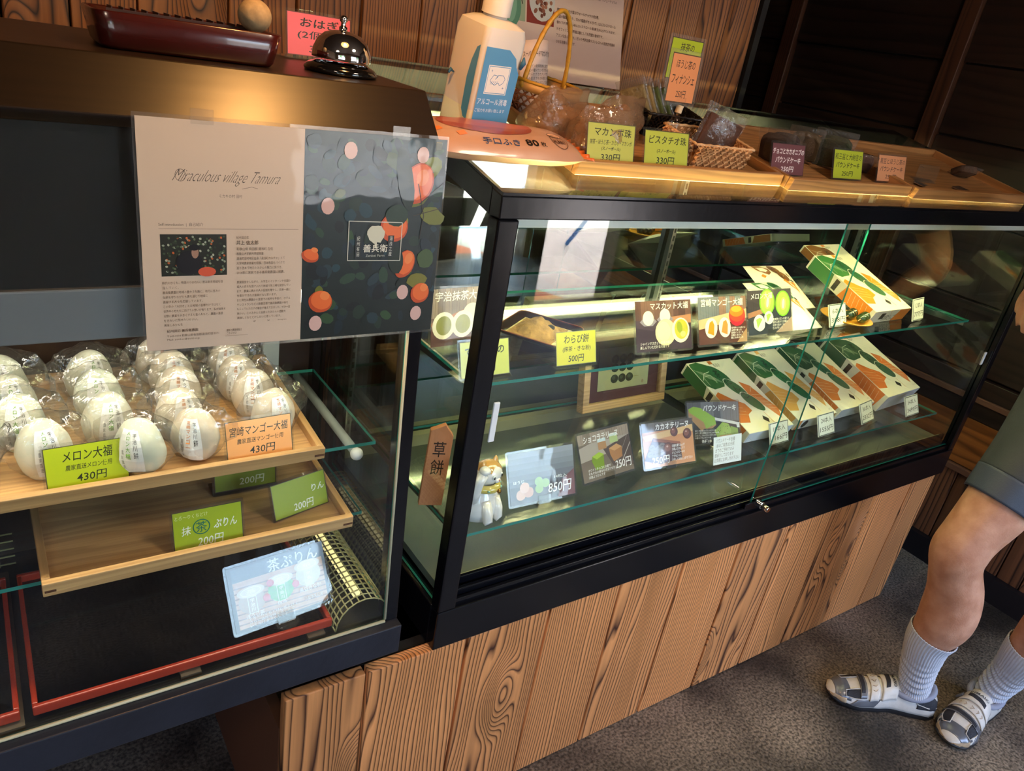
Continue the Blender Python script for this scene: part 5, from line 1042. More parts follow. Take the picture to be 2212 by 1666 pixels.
# black basket with four tea cake packs
def basket(label, loc, rot, w, d, h, m, mlight):
    r = thing('woven_basket', label, 'basket', loc, rot)
    build('basket_floor', MB().box(-w/2, w/2, -d/2, d/2, .0005, .0035), m, r)
    def strip_side(p0, p1, name):
        mb = MB(); p0 = Vector(p0); p1 = Vector(p1); L = (p1-p0).length; dx = (p1-p0).normalized(); nrm = Vector((dx.y, -dx.x, 0)); n = max(4, int(L/.0105)); rows = 6
        sp = .0088; k = 0
        for sg in (1, -1):
            x0 = -h if sg > 0 else 0.0; i = 0
            while x0 < (L if sg > 0 else L+h):
                path = []
                for q in range(13):
                    z = h*q/12; x = x0+sg*z
                    if -.0005 <= x <= L+.0005: path.append(p0+dx*x+nrm*(.0022+.006*z/h+.0011*sg*math.cos(PI*(2*z/sp+i)))+Vector((0, 0, z)))
                if len(path) > 2: mb.tube(path, .0040, 6, flat=(1.0, .28) if abs(dx.x) > .5 else (1.0, .28))
                x0 += sp; i += 1
        o = build(name, mb, mlight, r, 'auto'); o['kind'] = 'stuff'
        iw = MB(); q0, q1 = p0, p1; iw.add([q0, q1, q1+nrm*.006+Vector((0, 0, h)), q0+nrm*.006+Vector((0, 0, h))], [(0, 1, 2, 3)]); build('inner_side', iw, m, r, solid=.001)
    for a, b in (((-w/2, -d/2, 0), (w/2, -d/2, 0)), ((w/2, -d/2, 0), (w/2, d/2, 0)), ((w/2, d/2, 0), (-w/2, d/2, 0)), ((-w/2, d/2, 0), (-w/2, -d/2, 0))): strip_side(a, b, 'woven_side')
    rp = [(-w/2-.006, -d/2-.006, h), (w/2+.006, -d/2-.006, h), (w/2+.006, d/2+.006, h), (-w/2-.006, d/2+.006, h), (-w/2-.006, -d/2-.006, h)]
    mb = MB()
    for a, b in zip(rp, rp[1:]):
        n = 14; a = Vector(a); b = Vector(b)
        mb.tube([a.lerp(b, k/n)+Vector((0, 0, .0012*(k % 2))) for k in range(n+1)], .0026, 6)
    build('braided_rim', mb, mlight, r, True); return r
basket('black woven basket of green tea cakes at the back right of the first tray', on(1.142, 1.148, .0065), (A12, 0, rad(-10)), .115, .075, .046, mat('black_straw', '100c0b', .5), mat('black_straw_strip', '1c1614', .35, var=.4, vscale=40))
basket('pale woven straw basket beside the pistachio card', on(1.125, 1.008, .0065), (A12, 0, rad(-3)), .135, .085, .048, mat('brown_straw', '9a6532', .6), mat('pale_straw_strip', 'd1a273', .4, var=.22, vscale=50))
def cake_pack(name, label, cat_, loc, rot, w, h, t, col, film='cake_film', dome=False):
    r = thing(name, label, cat_, loc, rot)
    pts = [(-w/2, 0), (w/2, 0), (w/2, h*.80), (w*.34, h*.96), (0, h), (-w*.34, h*.96), (-w/2, h*.80)] if dome else [(-w/2, 0), (w/2, 0), (w/2, h), (-w/2, h)]
    pts = [(x*.84, y*.80+.006) for x, y in pts]
    mb = MB(); mb.prism(pts, -t*.40, t*.40, 'y'); build('cake', mb, mat('cake_'+col, col, .85, bump=1, bscale=80, var=.35, vscale=50), r, bevel=.003)
    rs = []
    for i in range(9):
        q = i/8; ww = w/2*(1+.03*math.sin(q*9)); dd = t/2*math.sin(PI*min(1, .12+q*.80))**.5*(1 if q < .9 else .3)+.0006
        rs.append([(ww*math.cos(2*PI*k/20)*(1+.05*noise.noise(Vector((k, i, 0)))) if True else 0, dd*math.sin(2*PI*k/20), h*1.06*q) for k in range(20)])
    mb = MB(); mb.rings(rs); build('clear_wrap', mb, clear('brownish_cake_film', (.95, .93, .9), .055, rough=.12, mixw=.07, white=(.8, .75, .7), bump=.7, bscale=40), r, 'auto'); return r
for i, (dx, c_, lb) in enumerate(((-.040, '8a7a52', 'leftmost pale tea cake pack leaning in the black basket'), (-.022, '8f7c50', 'second tea cake pack leaning in the black basket'), (-.002, '4d5a2a', 'green tea cake pack leaning in the black basket'), (.018, '435226', 'darkest green tea cake pack, rightmost in the black basket'))):
    cake_pack('tea_cake_pack', lb, 'cake', on(1.142+dx, 1.148+.010, .0115), (rad(16), rad(-24), rad(-58)), .058, .088, .013, c_)
cake_pack('tea_cake_pack', 'big dark brown tea cake pack standing up in the pale straw basket', 'cake', on(1.150, 1.018, .0115), (rad(4), rad(14), rad(-12)), .098, .088, .022, '4a2a1a')
def slice_(lb, x, y, yaw, col, w=.072, h=.074, t=.024, lean=34, g=None): return cake_pack('cake_slice_pack', lb, 'cake', on(x, y, .0085), (A12-rad(lean), 0, rad(yaw)), w, h, t, col, dome=True)
slice_('wrapped dark chocolate cake slice at the left end of the middle tray', 1.375, 1.035, -62, '2e1a12', lean=-22); slice_('second wrapped chocolate cake slice, left of the plum card', 1.412, 1.045, -60, '2a1610', lean=-22)
slice_('wrapped pale edged cake slice standing right of the plum card', 1.500, 1.060, -58, '4a3a20', lean=-16); slice_('wrapped dark green cake slice behind the lime card', 1.560, 1.030, -56, '2c3316', lean=-16, w=.085, h=.085)
slice_('wrapped brown cake slice lying right of the lime card', 1.668, 1.035, -50, '3a2016', lean=-50); slice_('wrapped brown cake slice at the right end of the middle tray', 1.665, 1.120, -40, '3b2217', lean=-50, w=.062, h=.062)
# clip stand with two hand written cards
cs = thing('clip_sign', 'orange hand written tea cake card held up by a clear clip stand', 'sign', on(1.055, 1.040, .054+.013), (0, 0, rad(4)))
build('clip_post', MB().tube([(0, 0, -.040), (.002, 0, -.008), (.004, 0, .012)], [.0085, .0105, .0055], 12), clear('clear_clip_plastic', (.97, .97, .97), .09, bump=.5, bscale=60), cs, True)
build('clip_joint', MB().lathe([(.0001, 0), (.0062, 0), (.0066, .013), (.0001, .013)], 20), mat('ivory_joint', 'cbb594', .5), cs, 'auto', loc=(.005, 0, .013), rot=(0, rad(10), 0))
build('clip_jaw', MB().box(-.009, .014, -.005, .005, .024, .040), ACRYL, cs, bevel=.001)
def sgn(bg, lines):
    def f(A):
        A.rect(0, 0, 1, 1, '4a3a2c'); A.rect(.02, .02, .98, .98, bg)
        for t_, a, b, c_, d in lines: A.text(t_, a, b, c_, d, '3a2a20', .01, .05)
    return f
M = Matrix.Translation((-.040, -.002, .030)) @ Matrix(((1, 0, 0, 0), (0, .05, -1, 0), (0, 1, .05, 0), (0, 0, 0, 1)))
mb = MB(); mb.M = M; mb.box(-.006, .082, -.006, .086, -.0008, -.0002); build('laminate_sleeve', mb, SLEEVE, cs)
A = Art(.076, .080); sgn('d98c5a', [('ほうじ茶の', .18, .70, .84, .88), ('フィナンシェ', .10, .38, .90, .58), ('250円', .34, .10, .68, .26)])(A); A.build('printed_card', INK, cs, M)
cs2 = thing('clip_sign', 'lime green tea cake card standing behind the orange clip card', 'sign', on(1.150, 1.140, .066), (0, 0, rad(2)))
build('clip_post', MB().tube([(0, .004, -.050), (0, .004, .0), (0, .004, .055)], .002, 8), ACRYL, cs2, True)
M2 = Matrix.Translation((-.046, 0, .045)) @ Matrix(((1, 0, 0, 0), (0, .02, -1, 0), (0, 1, .02, 0), (0, 0, 0, 1)))
mb = MB(); mb.M = M2; mb.box(-.006, .094, -.006, .078, -.0008, -.0002); build('laminate_sleeve', mb, SLEEVE, cs2)
A = Art(.088, .072); sgn('a9b81c', [('抹茶の', .30, .70, .74, .90), ('フィナンシェ', .12, .38, .92, .58), ('250円', .34, .10, .68, .26)])(A); A.build('printed_card', INK, cs2, M2)
# loose holders and labels on the right tray
t = thing('empty_card_holder', 'empty clear acrylic card holder standing on the right wooden tray', 'card holder', on(1.905, .985, .0085), (A12, 0, rad(-20)))
holder(t, .062, .040, rad(14)); build('side_tab', MB().box(-.034, -.029, -.006, .006, 0, .036), ACRYL, t, bevel=.0005)
for i, (x, y, a, lb) in enumerate(((1.868, .975, 20, 'thin brown label lying flat left of the empty card holder'), (2.035, .960, 12, 'thin brown label lying flat right of the empty card holder'))):
    t = thing('flat_label', lb, 'label', on(x, y, .0075), (A12, 0, rad(a))); build('label_card', MB().box(-.032, .032, -.012, .012, 0, .0016), mat('brown_label_card', '6d4a30', .5), t); build('clear_sleeve', MB().box(-.034, .034, -.014, .014, .0017, .0022), ACRYL, t)
slice_('small dark wrapped cake at the far right corner of the right tray', 2.195, 1.06, -30, '4a2f1a', lean=-55, w=.06, h=.06)

# big leaning wall poster behind
wpz = thing('wall_poster', 'large pinkish paper poster about a superfood leaning on the plank wall behind the basket', 'poster', (1.2645, 1.661, 1.433), (rad(-14), 0, 0))
A = Art(.42, .297); A.rect(0, 0, 1, 1, 'd9b9ac')
A.poly([(.02, .42), (.24, .42), (.24, 1), (.02, 1)], '9ca58a'); A.ell(.14, .52, .07, .16, '5d8a72'); A.ell(.14, .54, .04, .14, '7fa890'); A.line([(.14, .66), (.16, .9), (.06, .98)], .004, '5a3526'); A.line([(.16, .8), (.22, .55)], .003, '4a4038'); A.poly([(.02, .84), (.16, .90), (.24, .82), (.24, 1), (.02, 1)], '3f6a3a')
A.rect(.25, .42, .45, .80, '8a3328'); A.ell(.36, .61, .095, .165, 'c9c2be'); rnd = random.Random(5)
for k in range(40):
    a = rnd.uniform(0, 6.28); q = rnd.uniform(0, 1)**.5; A.ell(.36+.07*q*math.cos(a), .60+.125*q*math.sin(a), .012, .018, rnd.choice(['8a5240', 'd9cdc4', '6d3a2c', 'a56a52']), rnd.uniform(0, 180), 7, .1)
for k, t_ in enumerate(['アマゾン川流域の地元の人たちに', '中に入れてもオッケーです。おおぶりで', '見た目や形からもブレインビーン(脳豆)として呼ばれています。']): A.text(t_, .48, .93-.06*k, .95, .962-.06*k, '5a3a32', .015)
for k, (t_, w_) in enumerate([('糖脂質はパンプキンシードや、アーモンドの3倍、カシューナッツの', .94), ('10倍。', .54), ('', 0), ('植物性タンパク質はウォールナッツの約2倍。', .80), ('良質の脂質であり、75%の脂肪がオメガ9で、LDLコレステロール', .94), ('値を下げ(悪玉)、HDLコレステロール値(善玉)を上げてくれます。', .94), ('テオフィリンに栄養価は食としても完璧な食材です。', .84), ('アミンを含んでおり、ガンの予防効果やストレスへの抵抗力を高め', .94), ('させる効果もあります。', .62)]):
    if t_: A.text(t_, .47, .70-.05*k, w_, .728-.05*k, '5a3a32', .01, 0, 0, 1)
build('board', MB().box(-.21, .21, .0004, .0040, 0, .297), mat('poster_board', 'cdb3a8', .6), wpz)
A.build('print', INK, wpz, Matrix(((1, 0, 0, -.21), (0, 0, -1, 0), (0, 1, 0, 0), (0, 0, 0, 1))))
for x in (-.15, .15): build('support_peg', MB().tube([(x, -.004, -.004), (x, .100, .026)], .003, 8), STEEL, wpz, True)

# ================================================================== ON TOP OF THE SMALL SHOWCASE
bl = thing('counter_bell', 'chrome domed counter bell on a black base on the left showcase', 'bell', (.428, 1.046, 1.4352))
bl.scale = (1.08, 1.08, 1.08)
BB = mat('black_enamel', '0a0a0c', .1, coat=.8)
build('base', MB().lathe([(.0001, 0), (.044, 0), (.0455, .003), (.042, .008), (.036, .011), (.030, .013), (.0001, .013)], 40), BB, bl, True)
build('dome', MB().lathe([(.036, .016), (.0365, .018), (.0355, .026), (.031, .037), (.022, .045), (.011, .0485), (.0001, .0495)], 40), CHROME, bl, True)
build('button_stem', MB().lathe([(.005, .048), (.005, .053), (.003, .054), (.003, .058), (.005, .060), (.0055, .063), (.003, .066), (.0001, .0665)], 20), CHROME, bl, True)
pk_ = price_card('pink price card for two bean cakes behind the bell, its corner hidden', (.462, 1.212), 1.4357, 10, .115, .0680, 5.7, txt_card('d9606c', [('おはぎ', .20, .68, .80, .90), ('(2個入)', .16, .38, .84, .60), ('360円', .34, .08, .78, .28)], '6b3a38'))
lq = thing('lacquer_box', 'dark red lacquered oblong tray box with flaring sides on the left showcase', 'tray', (.229, 1.046, 1.4352), (0, 0, rad(0)))
lq.scale = (1.08, 1.0, 1.02)
RL = mat('dark_red_lacquer', '360c09', .22, coat=.6, var=.2, vscale=12)
def ob(hx, hy, r, z): 
    pts = []
    for cx, cy, a0 in ((1, -1, -90), (1, 1, 0), (-1, 1, 90), (-1, -1, 180)):
        for k in range(6): pts.append((cx*(hx-r)+r*math.cos(rad(a0+k*18)), cy*(hy-r)+r*math.sin(rad(a0+k*18)), z))
    return pts
mb = MB(); mb.rings([ob(.086, .046, .014, 0), ob(.089, .049, .015, .004), ob(.096, .056, .018, .036), ob(.094, .054, .017, .0375), ob(.092, .052, .016, .036), ob(.085, .045, .013, .008)]); build('box_body', mb, RL, lq, True)
for k in range(14): build('divider', MB().box(-.070+.0115*k, -.0685+.0115*k, .012, .044, .012, .0395), mat('divider_slat', '2b130e', .5), lq)
build('divider_rail', MB().box(-.075, .085, .010, .0125, .012, .0375), mat('divider_slat', '2b130e', .5), lq)
build('round_stone', MB().sphere((0, 0, 0), .0200, 14, 20, (1, 1, .96)), mat('speckled_stone', '9a8462', .8, var=.25, vscale=120, bump=.3), None, True, loc=(.309, 1.036, 1.4895))
o = bpy.data.objects['round_stone']; tag(o, 'round speckled beige stone ball resting at the right end of the lacquer box', 'ball')
pd = thing('pendant_lamp', 'warm pendant lamp hanging from the ceiling above the left showcase', 'lamp', (.40, .795, 1.82))
build('shade', MB().lathe([(.10, 0), (.085, .05), (.03, .11), (.015, .13), (.013, .13), (.028, .108), (.083, .048), (.098, 0)], 32), mat('dark_shade', '1a1512', .5), pd, True)
build('bulb', MB().sphere((0, 0, .035), .03, 12, 16), mat('warm_bulb', 'ffc880', .5, emit='ffb868', es=90), pd, True)
build('cord', MB().tube([(0, 0, .13), (0, 0, .78)], .003, 6), mat('black_cord', '0c0c0c', .5), pd, True)

# ================================================================== PERSON
pr = thing('person', 'person in dark cycling shorts, ribbed pale socks and white shoes standing by the counter', 'person', (2.12, .49, 0))
PO = Vector((2.12, .49, 0))
def wtube(mb, pts, n=18):
    """one tapering limb; pts = (x, y, z, radius[, flat factor])"""
    P = [Vector(p[:3])-PO for p in pts]; R_ = [p[3] for p in pts]
    # resample smoothly
    Q = []; RR = []
    for i in range(len(P)-1):
        p0 = P[max(i-1, 0)]; p1 = P[i]; p2 = P[i+1]; p3 = P[min(i+2, len(P)-1)]
        for k in range(4):
            t = k/4; Q.append(.5*((2*p1)+(-p0+p2)*t+(2*p0-5*p1+4*p2-p3)*t*t+(-p0+3*p1-3*p2+p3)*t**3))
            r0, r1, r2, r3 = R_[max(i-1, 0)], R_[i], R_[i+1], R_[min(i+2, len(P)-1)]
            RR.append(.5*((2*r1)+(-r0+r2)*t+(2*r0-5*r1+4*r2-r3)*t*t+(-r0+3*r1-3*r2+r3)*t**3))
    Q.append(P[-1]); RR.append(R_[-1]); mb.tube([tuple(q) for q in Q], RR, n)
# joints (metres, world)
RLEG = [(1.995, .530, .045, .027), (1.982, .538, .10, .033), (1.968, .545, .17, .040), (1.955, .548, .25, .049), (1.955, .535, .34, .067), (1.945, .540, .42, .066), (1.915, .555, .50, .060), (1.905, .562, .55, .065), (1.925, .560, .60, .066), (1.975, .552, .68, .077), (2.04, .545, .80, .088), (2.11, .535, .93, .095)]
LLEG = [(2.205, .425, .045, .027), (2.203, .420, .10, .033), (2.195, .405, .17, .040), (2.175, .390, .26, .052), (2.165, .375, .35, .062), (2.135, .365, .44, .058), (2.120, .360, .50, .062), (2.130, .365, .56, .065), (2.165, .375, .68, .078), (2.20, .385, .80, .088), (2.22, .390, .93, .095)]
body = MB()
wtube(body, RLEG, 24); wtube(body, LLEG, 24)
wtube(body, [(1.925, .545, .535, .028), (1.874, .556, .545, .030), (1.895, .566, .57, .026)], 12)      # kneecap
wtube(body, [(2.215, .30, .95, .080), (2.17, .46, .98, .125), (2.165, .46, 1.10, .118), (2.12, .46, 1.24, .128), (2.06, .46, 1.38, .125), (2.03, .46, 1.45, .070), (2.00, .46, 1.53, .056), (1.985, .46, 1.58, .056)], 24)
wtube(body, [(2.14, .36, .95, .110), (2.15, .42, .98, .12), (2.15, .52, .98, .12), (2.13, .57, .95, .100)], 20)
wtube(body, [(2.06, .28, 1.385, .062), (2.05, .46, 1.40, .085), (2.06, .64, 1.385, .062)], 20)
RS, RE, RW = (2.07, .655, 1.375), (2.22, .72, 1.13), (2.16, .62, .94)
wtube(body, [RS+(.052,), (2.14, .69, 1.26, .046), RE+(.040,), (2.205, .68, 1.05, .038), RW+(.027,), (2.14, .60, .905, .030), (2.125, .585, .865, .026)], 16)
LSH, LE, LW = (2.06, .27, 1.375), (1.965, .245, 1.185), (1.730, .455, 1.322)
wtube(body, [LSH+(.052,), (2.02, .25, 1.275, .046), LE+(.040,), (1.87, .33, 1.250, .037), LW+(.026,)], 16)
# left hand: palm drooping from the wrist, five fingers hanging down
pc = Vector((1.665, .525, 1.232))
wtube(body, [LW+(.026,), (1.695, .488, 1.316, .028), (1.667, .515, 1.302, .030), (1.645, .540, 1.270, .027)], 14)
wtube(body, [(1.695, .450, 1.310, .024), (1.675, .480, 1.296, .026), (1.650, .505, 1.264, .023)], 12)
fd = Vector((-.30, .28, -.91)).normalized(); ax = Vector((.52, .80, .06)).normalized()
for k, (o_, L, r_) in enumerate(((-.034, .078, .0105), (-.011, .088, .0108), (.012, .082, .0104), (.033, .064, .0092))):
    b = Vector((1.643, .528, 1.266))+ax*o_; kn = b+Vector((-.018, .018, -.018))*.9; m1 = kn+fd*L*.42; d2 = (fd+Vector((.30, -.22, -.1))).normalized(); m2 = m1+d2*L*.32; d3 = (fd+Vector((.55, -.45, 0))).normalized(); t3 = m2+d3*L*.26
    wtube(body, [tuple(b+Vector((.012, -.01, .012)))+(r_*1.2,), tuple(kn)+(r_*1.12,), tuple(m1)+(r_,), tuple(m1+d2*.004)+(r_*1.05,), tuple(m2)+(r_*.9,), tuple(t3)+(r_*.70,)], 10)
wtube(body, [(1.685, .470, 1.300, .016), (1.662, .446, 1.270, .0130), (1.650, .436, 1.240, .0115), (1.646, .436, 1.215, .0092)], 10)
# right hand, loosely closed by the hip
for k in range(4):
    b = Vector((2.115, .575+.0*k, .870))+Vector((.35, .35, 0))*(.018*(k-1.5)); wtube(body, [tuple(b)+(.011,), tuple(b+Vector((-.012, -.006, -.035)))+(.0105,), tuple(b+Vector((-.002, -.002, -.066-.004*(k == 1))))+(.0085,)], 8)
wtube(body, [(2.135, .570, .905, .015), (2.105, .560, .870, .0125), (2.100, .560, .842, .0095)], 10)
# head facing the case (-x)
hc = Vector((1.965, .46, 1.655))-PO
def hsh(d):
    r = 1+.0*d.x
    if d.z < 0: r *= 1-.10*abs(d.z)*(1 if d.x > 0 else .2)
    if d.x < -.6: r += .05*max(0, .25-abs(d.z+.05))
    return r
body.sphere(tuple(hc), .098, 22, 28, (1.0, .80, 1.20), hsh)
body.tube([tuple(hc+Vector((-.090, 0, .02))), tuple(hc+Vector((-.112, 0, -.018))), tuple(hc+Vector((-.092, 0, -.028)))], [.009, .013, .010], 10)
body.sphere(tuple(hc+Vector((-.062, 0, -.088))), .034, 10, 12)
for s_ in (-1, 1): body.sphere(tuple(hc+Vector((.005, s_*.080, -.005))), .028, 8, 12, (.75, .35, 1.1))
SKIN, sn, snn, snl, sp = new_mat('skin')
tc = snn.new('ShaderNodeTexCoord'); a_ = snn.new('ShaderNodeTexNoise'); a_.inputs['Scale'].default_value = 22; a_.inputs['Detail'].default_value = 5; snl.new(tc.outputs['Object'], a_.inputs['Vector'])
cr_ = snn.new('ShaderNodeValToRGB'); e_ = cr_.color_ramp.elements; e_[0].position = .35; e_[0].color = lin('b0795c'); e_[1].position = .68; e_[1].color = lin('cb977a'); snl.new(a_.outputs[0], cr_.inputs[0]); snl.new(cr_.outputs[0], sp.inputs['Base Color'])
sp.inputs['Roughness'].default_value = .5; sp.inputs['Subsurface Weight'].default_value = .15; sp.inputs['Subsurface Radius'].default_value = (.02, .008, .004)
b_ = snn.new('ShaderNodeTexNoise'); b_.inputs['Scale'].default_value = 260; snl.new(tc.outputs['Object'], b_.inputs['Vector']); bb = snn.new('ShaderNodeBump'); bb.inputs['Strength'].default_value = .25; bb.inputs['Distance'].default_value = .002; snl.new(b_.outputs[0], bb.inputs['Height']); snl.new(bb.outputs[0], sp.inputs['Normal'])
bo = build('body', body, SKIN, pr, True)
md = bo.modifiers.new('r', 'REMESH'); md.mode = 'VOXEL'; md.voxel_size = .0055; md.use_smooth_shade = True
m2_ = bo.modifiers.new('c', 'SMOOTH'); m2_.factor = .5; m2_.iterations = 4
for s_ in (-1, 1):
    ey = build('eye', MB().sphere(tuple(hc+Vector((-.083, s_*.031, .010))), .012, 8, 12), mat('eye_white', 'dfe6e2', .1, coat=.8), pr, True)
build('mouth', MB().sphere(tuple(hc+Vector((-.094, 0, -.055))), .020, 6, 12, (.25, 1, .22)), mat('lips', '9a5a4c', .5), pr, True)
def hair(u, v):
    th = u*1.75; ph = v*2*PI; front = math.cos(ph-PI); lim = 1.75-.85*max(0, front); th = min(th, lim); d = Vector((math.sin(th)*math.cos(ph), math.sin(th)*math.sin(ph), math.cos(th))); q = .103+.003*noise.noise(d*9)
    return tuple(hc+Vector((d.x*q, d.y*q*.83, d.z*q*1.2)))
build('hair', MB().grid(hair, 16, 32), mat('dark_hair', '1d1512', .5, bump=.8, bscale=120), pr, True, solid=.004)
# clothing
def shell(name, pts, m, n=28, thick=.004, ribs=None, rows=60, seam=None):
    P = [Vector(p[:3])-PO for p in pts]; R_ = [p[3] for p in pts]
    def cr(a, t):
        i = min(int(t*(len(a)-1)), len(a)-2); f = t*(len(a)-1)-i; p0, p1, p2, p3 = a[max(i-1, 0)], a[i], a[i+1], a[min(i+2, len(a)-1)]
        return .5*((2*p1)+(p2-p0)*f+(2*p0-5*p1+4*p2-p3)*f*f+(3*p1-p0-3*p2+p3)*f**3)
    rs = []
    for j in range(rows+1):
        t = j/rows; c = cr(P, t); d = (cr(P, min(1, t+.02))-cr(P, max(0, t-.02))).normalized(); a = d.cross(Vector((0, 1, 0))).normalized(); b = d.cross(a).normalized(); r = cr(R_, t)
        row = []
        for k in range(n):
            ph = 2*PI*k/n; rr = r+(ribs(t, ph) if ribs else 0); row.append(tuple(c+a*rr*math.cos(ph)+b*rr*math.sin(ph)))
        rs.append(row)
    mb = MB(); mb.rings(rs, cap=False); return build(name, mb, m, pr, True, solid=thick)
SOCK = mat('ribbed_pale_sock', 'c4c8d2', .85, bump=.3, bscale=300)
def sockrib(t, ph):
    rib = .0011*math.cos(ph*46); w_ = max(0, 1-t*1.35); wr = .0045*w_*math.sin(t*62+2.2*math.sin(ph+.8)+1.2*math.sin(2*ph))
    return rib*(1 if t > .0 else 0)+wr
def legpts(L, z0, z1, extra):
    out = []; 
    for k in range(9):
        z = z0+(z1-z0)*k/8
        for a, b in zip(L, L[1:]):
            if a[2] <= z <= b[2]: f = (z-a[2])/(b[2]-a[2]); out.append(tuple(a[i]*(1-f)+b[i]*f for i in range(3))+(a[3]*(1-f)+b[3]*f+extra+.012*max(0, z-.80)/.1,)); break
    return out
shell('sock', legpts(RLEG, .060, .285, .0045), SOCK, 184, .002, sockrib, 110)
shell('sock', legpts(LLEG, .060, .285, .0045), SOCK, 184, .002, sockrib, 110)
SHORT = mat('dark_grey_lycra', '34383b', .55, bump=.15, bscale=300); HEM = mat('blue_grey_hem_band', '3a4150', .5, bump=.15, bscale=300)
for L in (RLEG, LLEG):
    shell('shorts_leg', legpts(L, .735, .925, .0075), SHORT, 40, .003, None, 24); shell('shorts_hem', legpts(L, .680, .737, .0085), HEM, 40, .003, None, 10)
shell('shorts_seat', [(2.17, .46, .86, .125), (2.17, .46, .90, .165), (2.168, .46, .96, .172), (2.165, .46, 1.02, .158), (2.15, .46, 1.09, .142)], SHORT, 40, .004)
shell('jersey', [(2.165, .46, 1.04, .150), (2.15, .46, 1.14, .144), (2.12, .46, 1.24, .152), (2.07, .46, 1.36, .162), (2.045, .46, 1.43, .125), (2.03, .46, 1.475, .080)], mat('dark_jersey', '23282e', .6), 40, .004)
for a, b in ((RS, (2.15, .70, 1.24)), (LSH, (2.005, .25, 1.26))): shell('jersey_sleeve', [(a[0], a[1]*.72+.46*.28, a[2]+.012, .088), a+(.080,), tuple((Vector(a)+Vector(b))/2)+(.066,), b+(.056,)], mat('dark_jersey', '23282e', .6), 30, .003)
# shoes: lofted from heel (s=0) to toe (s=1), theta 0 = outer sole edge, pi = inner
WHL = mat('scuffed_white_leather', 'd2cdc4', .4, bump=.25, bscale=60, var=.10, vscale=30, coat=.15)
SILV = mat('silver_grey_shoe_panel', '75777c', .3, metal=.4, bump=.1); DKM = mat('dark_mesh_panel', '23242c', .6, bump=.6, bscale=500); SOLE = mat('dark_carbon_sole', '1b1c20', .4)
TANT = mat('worn_tan_edge', 'b39a7a', .6, var=.2, vscale=60); LIN = mat('pale_collar_lining', '8e93a4', .7)
def lerp_tab(tab, s):
    for (a, va), (b, vb) in zip(tab, tab[1:]):
        if a <= s <= b: f = (s-a)/(b-a); f = f*f*(3-2*f); return va*(1-f)+vb*f
    return tab[-1][1]
WT = [(0, .012), (.03, .030), (.10, .039), (.25, .039), (.42, .036), (.60, .045), (.74, .050), (.88, .041), (.96, .026), (1, .004)]
HT = [(0, .028), (.02, .064), (.08, .080), (.20, .074), (.34, .084), (.44, .083), (.58, .068), (.72, .055), (.86, .044), (.95, .033), (1, .012)]
def shoe_s(s, th, off, sgn=1):
    w_ = lerp_tab(WT, s)+off*.8; h_ = lerp_tab(HT, s)+off; c_ = math.cos(th); sn_ = math.sin(th); z0 = .013+.010*max(0, s-.80)/.2
    y = w_*(abs(c_)**.72)*(1 if c_ > 0 else -1)*(1-.18*sn_**3); z = z0+(h_-.013)*(sn_**.82 if sn_ > 0 else 0)
    bend = .010*math.sin(s*2.4)-.004
    return (-.005+s*(.300)+ (off*.6 if s > .9 else 0), sgn*(y+bend), z)
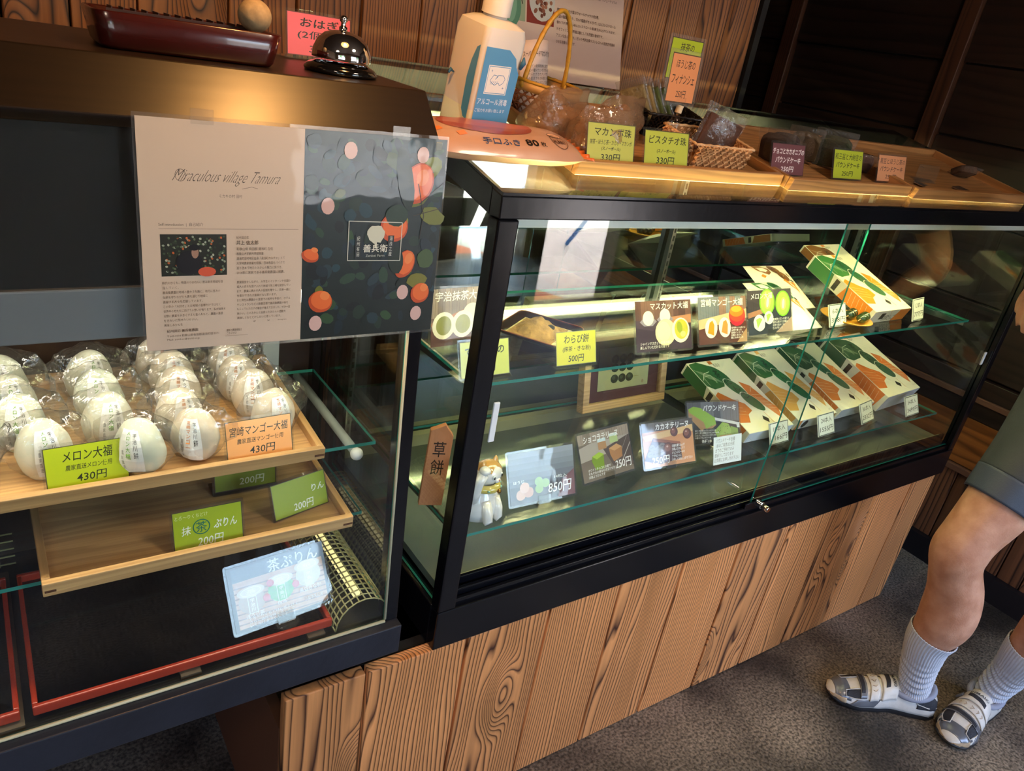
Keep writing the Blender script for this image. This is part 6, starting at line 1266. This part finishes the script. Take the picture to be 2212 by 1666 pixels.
def make_shoe(label, loc, yaw, sgn):
    r = thing('cycling_shoe', label, 'shoe', loc, (0, 0, rad(yaw)), 'white cycling shoes')
    mb = MB(); mb.grid(lambda u, v: shoe_s(.001+u*.998, v*PI, 0, sgn), 60, 25); build('upper', mb, WHL, r, True, solid=.003)
    out = []
    for k in range(60):
        t = k/59*2; s = t if t <= 1 else 2-t; th = 0 if t <= 1 else PI; p = shoe_s(max(.002, min(.998, s)), th, .002, sgn); out.append((p[0], p[1]))
    def spring(x): return .010*max(0, (x-.235)/.06)**1.3 if x > .235 else 0
    mb = MB(); rs = []
    for q, z in ((.93, .000), (1.0, .004), (1.03, .011), (1.0, .0165)): rs.append([(x*q+.150*(1-q), y*q, z+spring(x)) for x, y in out])
    mb.rings(rs); build('sole', mb, SOLE, r, 'auto')
    build('cleat', MB().box(.170, .215, -.016, .016, -.0005, .0006), SOLE, r)
    for z_, nm, m_, a, b in ((0, 'toe_bumper', TANT, .86, .995), ):
        mb = MB(); mb.grid(lambda u, v: shoe_s(a+(b-a)*u, .02+.42*v, .0022, sgn), 10, 6); mb.grid(lambda u, v: shoe_s(a+(b-a)*u, PI-.02-.42*v, .0022, sgn), 10, 6); build(nm, mb, m_, r, True, solid=.0015)
    def patch(nm, s0, s1, t0, t1, off, m_, skew=0, th_=.0015, nu=12, nv=14):
        mb = MB(); mb.grid(lambda u, v: shoe_s(min(.999, max(.001, s0+(s1-s0)*u+skew*(v-.5))), t0+(t1-t0)*v, off, sgn), nu, nv); return build(nm, mb, m_, r, True, solid=th_)
    patch('side_panel', .58, .80, .08, .52, .0018, SILV, -.05); patch('side_panel', .58, .80, PI-.52, PI-.08, .0018, SILV, .05)
    patch('toe_panel', .82, .95, .30, PI-.30, .0018, SILV)
    patch('mesh_window', .70, .86, .62, 1.15, .0028, DKM, -.04); patch('mesh_window', .70, .86, PI-1.15, PI-.62, .0028, DKM, .04)
    for t0, t1, sk in ((.58, 1.19, -.04), (PI-1.19, PI-.58, .04)):   # piping round the windows
        path = [shoe_s(.69+sk*-.5*0, t0, .0045, sgn)]
        path = [shoe_s(s, t, .0045, sgn) for s, t in ((.69, t0), (.69, t1), (.78, t1+.02), (.87, t1), (.87, t0+.15), (.78, t0-.02), (.69, t0))]
        build('piping', MB().tube(path, .0012, 6), WHL, r, True)
    patch('heel_panel', .02, .22, .30, .95, .0020, DKM, .0); patch('heel_panel', .02, .22, PI-.95, PI-.30, .0020, DKM)
    for a in (1, -1):
        path = [shoe_s(s, (t if a > 0 else PI-t), .0040, sgn) for s, t in ((.02, .45), (.12, .40), (.22, .52), (.25, .95))]; build('piping', MB().tube(path, .0013, 6), WHL, r, True)
    patch('toe_strap', .665, .725, .30, 2.55, .0050, SILV, .05, .002); patch('toe_strap_inset', .678, .712, .55, 2.2, .0066, DKM, .05, .001)
    patch('mid_strap', .555, .635, .20, 2.70, .0055, WHL, .06, .0026, 10, 20)
    for k in range(5): build('strap_mark', MB().tube([shoe_s(.575+.005*k, 1.0+.28*k, .0088, sgn), shoe_s(.595+.005*k, 1.10+.28*k, .0090, sgn), shoe_s(.615+.005*k, 1.0+.28*k, .0088, sgn)], .0008, 5), TANT, r, True)
    patch('upper_strap', .400, .535, .45, 2.70, .0060, WHL, .04, .003, 10, 20); patch('upper_strap_inset', .470, .505, 1.05, 2.05, .0086, DKM, .03, .0012)
    build('buckle', MB().box(-.006, .006, -.012, .012, 0, .006), SILV, r, bevel=.0015, loc=shoe_s(.47, .55 if sgn > 0 else .55, .009, sgn), rot=(rad(-60*sgn), 0, 0))
    A = Art(1, 1); A.text('SHIMANO', .02, .1, .98, .9, '2a2a2e', .02)
    def tw(v): return shoe_s(.368+.020*(1-v[1])+.0+.030*(v[0]-.5), 1.05+1.05*v[0], .0104+v[2], sgn)
    A2 = Art(1, 1); A2.text('SHIMANO', .02, .1, .98, .9, '2a2a2e', .02)
    if sgn < 0: pass
    A2.build('lettering', INK, r, None, lambda v: shoe_s(.426+.036*(1-v[1])+.04*((1-v[0] if sgn > 0 else v[0])-.5)*0, (2.15-1.1*v[0]) if sgn > 0 else (1.0+1.1*v[0]), .0105+v[2]*.5, sgn))
    cpath = [(.068+.056*math.cos(a), .002*sgn+.040*math.sin(a), .078-.008*math.cos(a)-.010*abs(math.sin(a))) for a in [2*PI*k/30 for k in range(31)]]
    build('padded_collar', MB().tube(cpath, .0085, 10), LIN, r, True); return r
make_shoe('white strapped cycling shoe on the right foot, nearer the counter, its toe pointing left', (2.046, .498, 0), 143.6, -1)
make_shoe('white strapped cycling shoe on the left foot at the lower right corner', (2.262, .432, 0), -174, -1)
